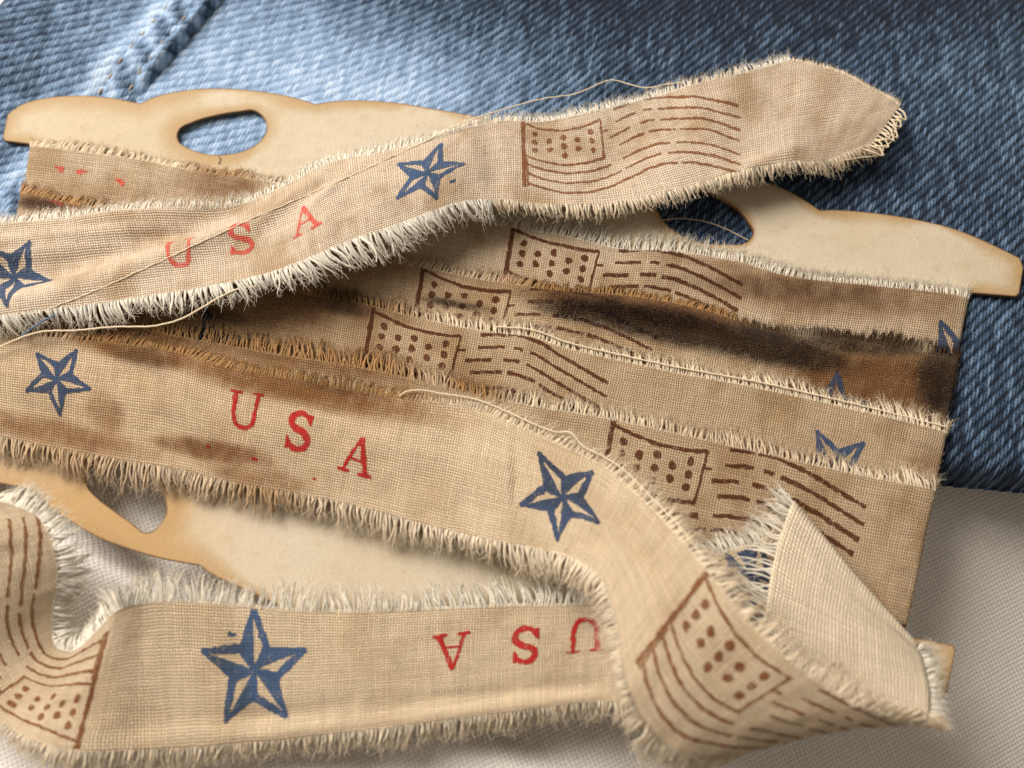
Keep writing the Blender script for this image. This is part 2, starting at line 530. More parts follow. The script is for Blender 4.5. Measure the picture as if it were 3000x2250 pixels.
# ------------------------------------------------------------------ winding card
CZ = 5.05
def dense(pts, step=0.6, closed=True, smooth_runs=True):
    pts = np.asarray(pts, float)
    out = []
    n = len(pts)
    for i in range(n if closed else n - 1):
        a, b_ = pts[i], pts[(i + 1) % n]
        k = max(1, int(np.linalg.norm(b_ - a) / step))
        for j in range(k):
            out.append(a + (b_ - a) * j / k)
    return np.array(out)
def curve_px(runs):
    """each run is a list of photo points joined by a smooth curve; runs meet in corners"""
    out = []
    for r in runs:
        r = np.asarray(r, float)
        if len(r) > 2:
            t = np.concatenate([[0], np.cumsum(np.linalg.norm(np.diff(r, axis=0), axis=1))])
            m = np.gradient(r, t, axis=0)
            tt = np.linspace(0, t[-1], max(4, int(t[-1] / 12)))
            k = np.clip(np.searchsorted(t, tt, side='right') - 1, 0, len(t) - 2)
            hh = (t[k + 1] - t[k])[:, None]; s_ = ((tt - t[k]) / (t[k + 1] - t[k]))[:, None]
            p = (2 * s_**3 - 3 * s_**2 + 1) * r[k] + (s_**3 - 2 * s_**2 + s_) * hh * m[k] + (-2 * s_**3 + 3 * s_**2) * r[k + 1] + (s_**3 - s_**2) * hh * m[k + 1]
            out.append(p[:-1])
        else:
            out.append(r[:-1])
    return np.concatenate(out)
outline = curve_px([
    [(14, 412), (8, 402)], [(8, 402), (22, 335)], [(22, 335), (60, 308), (130, 288), (220, 280), (310, 285), (370, 295), (412, 303)],
    [(412, 303), (440, 289), (520, 268), (620, 259), (740, 265), (850, 283), (926, 305)],
    [(926, 305), (960, 299), (1050, 294), (1150, 300), (1290, 322), (1450, 352), (1600, 390), (1720, 440)],
    [(1720, 440), (1800, 428), (1900, 430), (2050, 465), (2194, 515), (2271, 542), (2339, 575), (2402, 616)],
    [(2402, 616), (2429, 615), (2542, 622), (2678, 642), (2791, 669), (2882, 705), (2988, 756)],
    [(2988, 756), (2998, 785)], [(2998, 785), (2986, 860)], [(2986, 860), (2976, 868)], [(2976, 868), (2850, 858)], [(2850, 858), (2830, 864)], [(2830, 864), (2818, 880)],
    [(2818, 880), (2632, 1850)], [(2632, 1850), (2646, 1862)], [(2646, 1862), (2792, 1890)], [(2792, 1890), (2799, 1902)], [(2799, 1902), (2776, 2026)],
    [(2776, 2026), (2766, 2036)], [(2766, 2036), (2600, 2040), (2450, 2012), (2330, 1975)], [(2330, 1975), (2200, 2015), (2000, 2020), (1800, 1975), (1700, 1925)],
    [(1700, 1925), (1500, 1945), (1250, 1920), (1000, 1850), (800, 1765), (687, 1713), (630, 1687), (585, 1656)],
    [(585, 1656), (553, 1651), (461, 1633), (384, 1610), (287, 1574), (215, 1533), (154, 1492), (118, 1456), (105, 1438)],
    [(105, 1438), (67, 1428), (0, 1415), (-100, 1385), (-190, 1340)], [(-190, 1340), (-195, 1330), (-180, 1265)], [(-180, 1265), (-55, 1285)], [(-55, 1285), (92, 422)], [(92, 422), (14, 412)]])
holes_px = [
    [(518, 398), (524, 380), (565, 357), (633, 337), (701, 326), (744, 323), (764, 335), (780, 362), (781, 382), (764, 411), (723, 439), (669, 452), (610, 452), (552, 434), (524, 416)],
    [(1923, 611), (1942, 644), (1979, 680), (2040, 708), (2120, 716), (2190, 708), (2208, 680), (2192, 651), (2170, 622), (2123, 590), (2062, 561), (1990, 552), (1935, 572)],
    [(251, 1400), (256, 1426), (287, 1461), (328, 1492), (379, 1528), (432, 1561), (448, 1556), (471, 1533), (487, 1502), (484, 1467), (466, 1431), (440, 1398), (380, 1370), (300, 1362), (256, 1376)]]
def px_plane(pts, z):
    return np.array([P(a, b_, z) for a, b_ in pts])[:, :2]
loops = [dense(px_plane(outline, CZ), 0.7)]
for hp in holes_px:
    loops.append(dense(px_plane(curve_px([hp + [hp[0]]]), CZ), 0.5))
def in_poly(p, poly):
    x, y = p[:, 0], p[:, 1]
    r = np.zeros(len(p), bool)
    a = poly; b_ = np.roll(poly, -1, 0)
    for (x1, y1), (x2, y2) in zip(a, b_):
        cnd = ((y1 > y) != (y2 > y))
        with np.errstate(divide='ignore', invalid='ignore'):
            r ^= cnd & (x < (x2 - x1) * (y - y1) / (y2 - y1) + x1)
    return r
bpts = np.concatenate(loops)
lo, hi = loops[0].min(0), loops[0].max(0)
gx, gy = np.meshgrid(np.arange(lo[0], hi[0], 1.0), np.arange(lo[1], hi[1], 1.0), indexing='ij')
gp = np.stack([gx.ravel(), gy.ravel()], -1) + rng.uniform(-.12, .12, (gx.size, 2))
ins = in_poly(gp, loops[0])
for hl in loops[1:]:
    ins &= ~in_poly(gp, hl)
gp = gp[ins]
def edge_dist(p):
    d = np.full(len(p), 1e9)
    for s_ in range(0, len(p), 2000):
        d[s_:s_ + 2000] = np.sqrt(((p[s_:s_ + 2000, None] - bpts[None]) ** 2).sum(-1)).min(1)
    return d
gp = gp[edge_dist(gp) > 0.45]
allp = np.concatenate([bpts, gp])
edges, o = [], 0
for lp in loops:
    n = len(lp)
    edges += [(o + i, o + (i + 1) % n) for i in range(n)]
    o += n
cv, ce, cf, *_ = delaunay_2d_cdt([Vector(p) for p in allp], edges, [], 0, 1e-5)
cv = np.array([(v.x, v.y) for v in cv])
tri = np.array([f for f in cf if len(f) == 3])
cen = cv[tri].mean(1)
ok = in_poly(cen, loops[0])
for hl in loops[1:]:
    ok &= ~in_poly(cen, hl)
tri = tri[ok]
e1 = cv[tri[:, 1]] - cv[tri[:, 0]]; e2 = cv[tri[:, 2]] - cv[tri[:, 0]]
flip = (e1[:, 0] * e2[:, 1] - e1[:, 1] * e2[:, 0]) < 0
tri[flip] = tri[flip][:, ::-1]
ed = edge_dist(cv)
nb = len(cv)
top = np.column_stack([cv, np.full(nb, CZ)]); bot = np.column_stack([cv, np.full(nb, CZ - 0.55)])
# rim from boundary edges
from collections import Counter
cnt = Counter()
for t_ in tri:
    for a_, b_ in ((t_[0], t_[1]), (t_[1], t_[2]), (t_[2], t_[0])):
        cnt[(a_, b_)] += 1
rim = [(a_, b_) for (a_, b_) in cnt if (b_, a_) not in cnt]
rimv = np.array(sorted({i for e_ in rim for i in e_})); rmap = {i: k for k, i in enumerate(rimv)}
nr = len(rimv)
verts = np.concatenate([top, bot, top[rimv], bot[rimv]])
quads = np.array([[2 * nb + rmap[b_], 2 * nb + rmap[a_], 2 * nb + nr + rmap[a_], 2 * nb + nr + rmap[b_]] for a_, b_ in rim])
tris = np.concatenate([tri, tri[:, ::-1] + nb])
edv = np.concatenate([ed, ed, np.full(2 * nr, -1.0)])
pxc = proj(np.column_stack([cv, np.full(nb, CZ)]))
low = sstep(1250, 1500, pxc[:, 1]) * sstep(900, 300, pxc[:, 0])
lowv = np.concatenate([low, low, low[rimv], low[rimv]])
def mat_card():
    m = bpy.data.materials.new('aged_card')
    b = NB(m)
    tc = b.n('ShaderNodeTexCoord').outputs['Object']
    d, lw = b.attr('edge'), b.attr('tone')
    n = b.noise(tc, 140, 4, 0.6)
    n2 = b.range(b.noise(tc, 38, 2, 0.5), 0.32, 0.66)
    fine = b.noise(tc, 5000, 3, 0.6)
    base = b.mix(n2, (0.49, 0.42, 0.315), (0.45, 0.37, 0.255))
    w_ = b.m('ADD', b.m('ADD', 0.5, b.m('MULTIPLY', n2, 4.2)), b.m('MULTIPLY', lw, 6.0))
    g = b.m('SUBTRACT', 1.0, b.m('DIVIDE', b.m('ADD', d, b.m('MULTIPLY', b.m('SUBTRACT', n, 0.5), 3.0)), w_), clamp=True)
    col = b.mix(b.range(g, 0.0, 1.0, 0.0, 0.88), base, (0.35, 0.225, 0.10))
    col = b.mix(b.m('MULTIPLY', lw, 0.45), col, (0.44, 0.25, 0.085))
    col = b.mix(b.range(d, 0.02, 0.30, 0.85, 0.0), col, (0.13, 0.06, 0.022))
    mott = b.noise(tc, 420, 4, 0.65)
    col = b.mix(b.range(mott, 0.50, 0.75, 0.0, 0.35), col, (0.36, 0.26, 0.15))
    col = b.scale_col(col, b.range(fine, 0.3, 0.7, 0.90, 1.06))
    spk = b.noise(tc, 900, 2, 0.5)
    col = b.mix(b.range(spk, 0.74, 0.80, 0.0, 0.5), col, (0.25, 0.16, 0.08))
    bp = b.n('ShaderNodeBump')
    bp.inputs['Strength'].default_value = 0.6; bp.inputs['Distance'].default_value = 0.00008
    fb = b.noise(b.vmul(tc, (1, 0.35, 1)), 2600, 3, 0.7)
    dent = b.noise(tc, 210, 2, 0.5)
    b.l(b.m('ADD', b.m('ADD', fine, fb), b.m('MULTIPLY', dent, 3.0)), bp.inputs['Height'])
    pr = b.n('ShaderNodeBsdfPrincipled')
    b.put(pr.inputs['Base Color'], col)
    pr.inputs['Roughness'].default_value = 0.7
    pr.inputs['Specular IOR Level'].default_value = 0.3
    b.l(bp.outputs[0], pr.inputs['Normal'])
    b.l(pr.outputs[0], b.out.inputs[0])
    return m
card = mesh_np('winding_card', verts, quads=quads, tris=tris, attrs={'edge': edv, 'tone': lowv}, mat=mat_card(), smooth=False)
tag(card, 'cream die cut card with scalloped browned edges and oval cut-outs', 'card')

# ------------------------------------------------------------------ ribbons
W = 15.5
class Ribbon:
    def __init__(self, E1, E2, ds=0.45, nt=30, bump=None, cut=None, pillow=0.0, wrinkle=0.1, seed=1, uoff=0.0):
        E1, E2 = np.asarray(E1, float), np.asarray(E2, float)
        mid = (E1 + E2) / 2
        ch = (np.linalg.norm(np.diff(E1, axis=0), axis=1) + np.linalg.norm(np.diff(E2, axis=0), axis=1) + np.linalg.norm(np.diff(mid, axis=0), axis=1)) / 3
        s = np.concatenate([[0], np.cumsum(np.maximum(ch, 0.05))])
        def herm(Q, tt):
            m = np.zeros_like(Q)
            h = np.diff(s)[:, None]
            dl = np.diff(Q, axis=0) / h
            m[1:-1] = (dl[:-1] * h[1:] + dl[1:] * h[:-1]) / (h[1:] + h[:-1])
            m[0], m[-1] = dl[0], dl[-1]
            k = np.clip(np.searchsorted(s, tt, side='right') - 1, 0, len(s) - 2)
            hh = (s[k + 1] - s[k])[:, None]
            x = ((tt - s[k]) / (s[k + 1] - s[k]))[:, None]
            return (2 * x**3 - 3 * x**2 + 1) * Q[k] + (x**3 - 2 * x**2 + x) * hh * m[k] + (-2 * x**3 + 3 * x**2) * Q[k + 1] + (x**3 - x**2) * hh * m[k + 1]
        tt = np.linspace(0, s[-1], 4000)
        a, b_ = herm(E1, tt), herm(E2, tt)
        loc = (np.linalg.norm(np.diff(a, axis=0), axis=1) + np.linalg.norm(np.diff(b_, axis=0), axis=1)) / 2
        arc = np.concatenate([[0], np.cumsum(loc)])
        self.nu = max(8, int(arc[-1] / ds))
        u = np.linspace(0, arc[-1], self.nu)
        ti = np.interp(u, arc, tt)
        e1, e2 = herm(E1, ti), herm(E2, ti)
        t = np.linspace(0, 1, nt)
        self.nt, self.u = nt, u
        Tg = np.broadcast_to(t[None, :], (self.nu, nt)).copy()
        if cut is not None:
            tmin = cut(u, arc[-1])
            Tg = tmin[:, None] + (1 - tmin[:, None]) * Tg
        self.Tg = Tg
        Ug = np.broadcast_to(u[:, None], Tg.shape)
        self.Ug = Ug
        G = e1[:, None] * (1 - Tg[..., None]) + e2[:, None] * Tg[..., None]
        N = self.normals(G)
        self.px = proj(G)
        dsp = pillow * 4 * Tg * (1 - Tg)
        dsp = dsp + wrinkle * 2 * (fbm(Ug / 6 + seed * 7, Tg * W / 5, seed) - 0.5) + wrinkle * 0.5 * (vnoise(Ug / 1.7, Tg * W / 2.2, seed + 3) - 0.5)
        if bump is not None:
            dsp = dsp + bump(Ug, Tg, self.px)
        self.G = G + N * dsp[..., None]
        self.N = self.normals(self.G)
        self.px = proj(self.G)
        self.uv = np.stack([Ug + uoff, -Tg * W], -1)
        self.width = np.linalg.norm(e1 - e2, axis=1)
        self.stain = np.zeros(Tg.shape)
        self.burn = np.zeros(Tg.shape)
    def normals(self, G):
        du = np.gradient(G, axis=0); dt = np.gradient(G, axis=1)
        n = np.cross(dt, du)
        return n / (np.linalg.norm(n, axis=2, keepdims=True) + 1e-9)
    def blob(self, kind, px, py, rx, ry, ang, amt, u0=-1, u1=1e9):
        dx, dy = self.px[..., 0] - px, self.px[..., 1] - py
        c_, s_ = math.cos(math.radians(ang)), math.sin(math.radians(ang))
        q = np.sqrt(((dx * c_ + dy * s_) / rx) ** 2 + ((-dx * s_ + dy * c_) / ry) ** 2)
        v = amt * sstep(1.35, 0.35, q) * ((self.Ug >= u0) & (self.Ug <= u1))
        A = getattr(self, kind)
        np.maximum(A, v, out=A)
    def build(self, name, mat, parent=None, thick=0.28):
        nu, nt = self.nu, self.nt
        top_, bot_ = self.G.reshape(-1, 3), (self.G - self.N * thick).reshape(-1, 3)
        n = nu * nt
        q1 = grid_quads(nu, nt, flip=False); q2 = grid_quads(nu, nt, off=n, flip=True)
        i = np.arange(nu - 1) * nt
        r1 = np.stack([i, i + nt, i + nt + n, i + n], -1)
        i2 = i + nt - 1
        r2 = np.stack([i2 + nt, i2, i2 + n, i2 + nt + n], -1)
        j = np.arange(nt - 1)
        r3 = np.stack([j + 1, j, j + n, j + 1 + n], -1)
        j2 = j + (nu - 1) * nt
        r4 = np.stack([j2, j2 + 1, j2 + 1 + n, j2 + n], -1)
        uv = self.uv.reshape(-1, 2)
        ob = mesh_np(name, np.concatenate([top_, bot_]), quads=np.concatenate([q1, q2, r1, r2, r3, r4]), uv=np.concatenate([uv, uv]),
                     attrs={'stain': np.tile(self.stain.ravel(), 2), 'burn': np.tile(self.burn.ravel(), 2), 'reverse': np.repeat([0.0, 0.65], n)}, mat=mat, parent=parent)
        self.ob = ob
        return ob
    def find(self, px, py, u0=-1, u1=1e9):
        d = (self.px[..., 0] - px) ** 2 + (self.px[..., 1] - py) ** 2
        d = np.where((self.Ug >= u0) & (self.Ug <= u1), d, 1e12)
        k = np.unravel_index(np.argmin(d), d.shape)
        i, j = k
        # refine by a local linear solve
        i0, i1 = max(i - 1, 0), min(i + 1, self.nu - 1); j0, j1 = max(j - 1, 0), min(j + 1, self.nt - 1)
        ju = (self.px[i1, j] - self.px[i0, j]) / (self.u[i1] - self.u[i0])
        jt = (self.px[i, j1] - self.px[i, j0]) / (self.Tg[i, j1] - self.Tg[i, j0])
        r = np.array([px, py]) - self.px[i, j]
        try:
            sol = np.linalg.solve(np.stack([ju, jt], -1), r)
        except np.linalg.LinAlgError:
            sol = np.zeros(2)
        return self.u[i] + float(np.clip(sol[0], -.6, .6)), float(np.clip(self.Tg[i, j] + np.clip(sol[1], -.05, .05), 0, 1))
    def at(self, u, t, lift=0.0, what='pos'):
        u = np.asarray(u, float); t = np.asarray(t, float)
        fi = np.clip(u / self.u[-1] * (self.nu - 1), 0, self.nu - 1.001)
        i = fi.astype(int); a = (fi - i)
        tm = self.Tg[i, 0]
        fj = np.clip((t - tm) / (1 - tm) * (self.nt - 1), 0, self.nt - 1.001)
        j = fj.astype(int); b_ = (fj - j)
        def S(Q):
            A = a[..., None] if Q.ndim == 3 else a
            Bb = b_[..., None] if Q.ndim == 3 else b_
            return (Q[i, j] * (1 - A) + Q[i + 1, j] * A) * (1 - Bb) + (Q[i, j + 1] * (1 - A) + Q[i + 1, j + 1] * A) * Bb
        if what == 'pos':
            return S(self.G) + S(self.N) * lift
        return S(getattr(self, what))

# --- print shapes: lists of triangulated / quad patches in mm, x along the ribbon, y across
def stroke(pts, w0, w1=None, step=0.35):
    pts = np.asarray(pts, float)
    L = np.concatenate([[0], np.cumsum(np.linalg.norm(np.diff(pts, axis=0), axis=1))])
    n = max(2, int(L[-1] / step) + 1)
    tt = np.linspace(0, L[-1], n)
    c_ = np.stack([np.interp(tt, L, pts[:, 0]), np.interp(tt, L, pts[:, 1])], -1)
    d = np.gradient(c_, axis=0); d /= np.linalg.norm(d, axis=1, keepdims=True) + 1e-9
    nn = np.stack([-d[:, 1], d[:, 0]], -1)
    w1 = w0 if w1 is None else w1
    if callable(w0):
        wd = np.array([w0(x) for x in np.linspace(0, 1, n)])
    else:
        wd = np.linspace(w0, w1, n)
    wd = wd * (1 + 0.34 * (rng.random(n) - 0.5))
    wd2 = wd * (1 + 0.34 * (rng.random(n) - 0.5))
    v = np.concatenate([c_ + nn * wd[:, None] / 2, c_, c_ - nn * wd2[:, None] / 2])
    i = np.arange(n - 1)
    q = np.concatenate([np.stack([i, i + n, i + n + 1, i + 1], -1), np.stack([i + n, i + 2 * n, i + 2 * n + 1, i + n + 1], -1)])
    return v, q
def smooth(pts, n=24):
    r = np.asarray(pts, float)
    t = np.concatenate([[0], np.cumsum(np.linalg.norm(np.diff(r, axis=0), axis=1))])
    m = np.gradient(r, t, axis=0)
    tt = np.linspace(0, t[-1], n)
    k = np.clip(np.searchsorted(t, tt, side='right') - 1, 0, len(t) - 2)
    hh = (t[k + 1] - t[k])[:, None]; s_ = ((tt - t[k]) / (t[k + 1] - t[k]))[:, None]
    return (2 * s_**3 - 3 * s_**2 + 1) * r[k] + (s_**3 - 2 * s_**2 + s_) * hh * m[k] + (-2 * s_**3 + 3 * s_**2) * r[k + 1] + (s_**3 - s_**2) * hh * m[k + 1]
def triangle(a, b_, c_, n=8):
    a, b_, c_ = map(np.asarray, (a, b_, c_))
    v, idx = [], {}
    for i in range(n + 1):
        for j in range(n + 1 - i):
            idx[i, j] = len(v)
            v.append(a + (b_ - a) * i / n + (c_ - a) * j / n)
    f = []
    for i in range(n):
        for j in range(n - i):
            f.append((idx[i, j], idx[i + 1, j], idx[i, j + 1], idx[i, j + 1]))
            if j < n - i - 1:
                f.append((idx[i + 1, j], idx[i + 1, j + 1], idx[i, j + 1], idx[i, j + 1]))
    return np.array(v, float), np.array(f)
def star_shape(R=6.2, ri=0.44):
    out = []
    for k in range(5):
        at_ = math.radians(90 + 72 * k)
        T = np.array([math.cos(at_), math.sin(at_)]) * R * rng.uniform(0.95, 1.04)
        Lf = np.array([math.cos(at_ + math.radians(36)), math.sin(at_ + math.radians(36))]) * R * ri
        Rt = np.array([math.cos(at_ - math.radians(36)), math.sin(at_ - math.radians(36))]) * R * ri
        out.append(triangle((0, 0), T, Lf, 9))
        inn = np.array([0., 0.])
        off = (inn - (T + Rt) / 2); off /= np.linalg.norm(off)
        out.append(stroke([T * 0.97 + off * 0.10, Rt * 0.97 + off * 0.22], 0.62, 0.95))
        out.append(stroke([(0, 0), Rt * 0.98], 0.5, 0.9))
    out.append(stroke([(-0.4, 0), (0.4, 0)], 0.9))
    return out
def dot_shape(x, y, r):
    n = 9
    an = np.linspace(0, 2 * math.pi, n, endpoint=False)
    rr = r * (0.82 + 0.36 * rng.random(n))
    v = np.concatenate([[(x, y)], np.stack([x + rr * np.cos(an), y + rr * np.sin(an)], -1)])
    i = np.arange(n)
    q = np.stack([i * 0, i + 1, (i + 1) % n + 1, (i + 1) % n + 1], -1)
    return v, q
def wv0(x):
    return np.interp(x, [0, 3, 6.5, 10, 13, 16, 19, 22, 26, 30, 36], [0, -0.75, -1.25, -1.25, -0.9, -0.3, 0.15, 0.25, -0.35, -1.4, -3.3])
def flag_shape(s=1.0, amp=1.0, ink=1.0):
    wv = lambda x: amp * wv0(x)
    o_ = []
    H = 11.6
    o_.append(stroke([(0, 0.35), (0.05, -H / 2), (0.1, -H - 0.7)], 0.62, 0.75))
    o_.append(stroke([(-0.35, 0.35), (0.45, 0.35)], 0.4))
    o_.append(stroke([(0.55, -7.0), (0.75, -H - 0.6)], 0.22, 0.3))
    def line(y, x0, x1, wd=0.46, dashes=None):
        segs = dashes or [(x0, x1)]
        wd = wd * ink
        for a, b_ in segs:
            xx = np.linspace(a, b_, max(3, int((b_ - a) / 0.6)))
            o_.append(stroke(np.stack([xx, y + wv(xx)], -1), wd * rng.uniform(.8, 1.1), wd * rng.uniform(0.8, 1.25)))
    line(-0.2, 0.1, 13.6, 0.50)
    line(-6.4, 0.3, 13.2, 0.46)
    xr = 13.4
    o_.append(stroke([(xr + .2, -0.1 + wv(xr)), (xr, -3 + wv(xr)), (xr - .3, -6.6 + wv(xr))], 0.30, 0.36))
    o_.append(stroke([(xr, -2.3 + wv(xr)), (xr + 1.2, -2.1 + wv(xr))], 0.34))
    for cx, rows in ((2.0, (-1.6, -3.1, -4.7)), (4.4, (-2.4, -4.0)), (6.8, (-1.6, -3.2, -4.8)), (9.2, (-2.4, -4.0)), (11.6, (-1.6, -3.2, -4.8))):
        for ry in rows:
            o_.append(dot_shape(cx, ry + wv(cx) * 0.9, 0.54))
    line(0.0, 0, 0, 0.50, [(16.5, 20.0), (20.4, 27.0), (27.0, 36)])
    line(-1.9, 0, 0, 0.50, [(16.3, 20.2), (21.6, 23.0), (24.0, 36.2)])
    line(-3.8, 0, 0, 0.50, [(14.8, 18.6), (20.4, 22.8), (23.7, 36.0)])
    line(-5.6, 0, 0, 0.50, [(16.0, 20.5), (21.3, 25.5), (26.1, 35.6)])
    line(-7.9, 0, 0, 0.50, [(0.6, 14.0), (16.0, 24.0), (25.0, 35.5)])
    line(-9.6, 0, 0, 0.50, [(0.7, 15.5), (16.0, 22.0), (23.0, 35.3)])
    line(-11.3, 0, 0, 0.50, [(0.7, 24.0), (24.6, 35.0)])
    return [(v * s, q) for v, q in o_]
def letter_shape(ch):
    o_ = []
    if ch == 'U':
        o_.append(stroke(smooth([(-1.55, 2.3), (-1.5, 0.2), (-1.35, -1.3), (-0.7, -2.2), (0.2, -2.45), (1.1, -2.15), (1.55, -1.2), (1.65, 0.3), (1.7, 2.3)], 40), lambda x: 0.78 - 0.22 * x))
        o_.append(stroke([(-2.4, 2.35), (-0.6, 2.35)], 0.34)); o_.append(stroke([(0.8, 2.35), (2.6, 2.35)], 0.30))
    elif ch == 'S':
        o_.append(stroke(smooth([(1.45, 1.1), (1.1, 1.95), (0.2, 2.4), (-0.8, 2.1), (-1.25, 1.3), (-0.9, 0.55), (0.1, 0.1), (1.1, -0.45), (1.45, -1.2), (1.0, -2.05), (0.0, -2.4), (-1.0, -2.05), (-1.5, -1.2)], 50), lambda x: 0.55 + 0.4 * math.sin(math.pi * x)))
        o_.append(stroke([(1.5, 2.4), (1.5, 0.8)], 0.55, 0.3)); o_.append(stroke([(-1.55, -2.45), (-1.55, -0.8)], 0.6, 0.3))
    else:
        o_.append(stroke([(0.05, 2.45), (-1.75, -2.2)], 0.42, 0.46)); o_.append(stroke([(0.0, 2.45), (1.65, -2.2)], 0.72, 0.78))
        o_.append(stroke([(-1.05, -0.55), (1.0, -0.55)], 0.34))
        o_.append(stroke([(-2.5, -2.25), (-0.8, -2.25)], 0.42)); o_.append(stroke([(0.6, -2.25), (2.6, -2.25)], 0.5))
    return o_
def stamp(rb, name, shapes, mat, uc, tc, rot=0, scale=1.0, clip=(0.0, 1.0), lift=0.055, parent=None):
    V, Q, n = [], [], 0
    for v, q in shapes:
        V.append(v); Q.append(q + n); n += len(v)
    V, Q = np.concatenate(V) * scale, np.concatenate(Q)
    V = V + 0.19 * np.stack([vnoise(V[:, 0] * 2.2 + 31 * uc, V[:, 1] * 2.2, 3) - .5, vnoise(V[:, 0] * 2.2, V[:, 1] * 2.2 + 17 * uc, 4) - .5], -1) + 0.05 * (rng.random(V.shape) - 0.5)
    c_, s_ = math.cos(rot), math.sin(rot)
    x, y = V[:, 0] * c_ - V[:, 1] * s_, V[:, 0] * s_ + V[:, 1] * c_
    u, t = uc + x, tc - y / W
    inside = (t > clip[0]) & (t < clip[1]) & (u > 0.2) & (u < rb.u[-1] - 0.2)
    Q = Q[inside[Q].all(1)]
    if len(Q) == 0:
        return None
    used = np.unique(Q); mp = np.zeros(len(V), int); mp[used] = np.arange(len(used))
    Q = mp[Q]; u, t = u[used], t[used]
    pos = rb.at(u, t, lift)
    tri_ = Q[Q[:, 2] == Q[:, 3]][:, :3]; qd = Q[Q[:, 2] != Q[:, 3]]
    uv = np.stack([rb.at(u, t, what='uv')[:, 0], rb.at(u, t, what='uv')[:, 1]], -1)
    return mesh_np(name, pos, quads=qd if len(qd) else None, tris=tri_ if len(tri_) else None, uv=uv,
                   attrs={'stain': rb.at(u, t, what='stain') * 0.6, 'burn': rb.at(u, t, what='burn')}, mat=mat, parent=parent or rb.ob)
def put_star(rb, px, py, rot=0, scale=1.0, rng_u=(-1, 1e9), clip=(0.015, 0.985), mat=None):
    u, t = rb.find(px, py, *rng_u)
    return stamp(rb, 'star_print', star_shape(), mat or M_BLUE, u, t, math.radians(rot), scale, clip)
def put_letter(rb, ch, px, py, rot=0, scale=1.0, rng_u=(-1, 1e9), clip=(0.015, 0.985), mat=None):
    u, t = rb.find(px, py, *rng_u)
    o_ = stamp(rb, 'letter_print', letter_shape(ch), mat or M_RED, u, t, math.radians(rot), scale, clip)
    if o_: o_['label'] = 'red stamped letter ' + ch
    return o_
def put_flag(rb, px, py, rot=0, scale=1.0, rng_u=(-1, 1e9), clip=(0.0, 1.0), shape=None, mat=None):
    u, t = rb.find(px, py, *rng_u)
    return stamp(rb, 'flag_print', shape or flag_shape(), mat or M_BROWN, u, t, math.radians(rot), scale, clip)

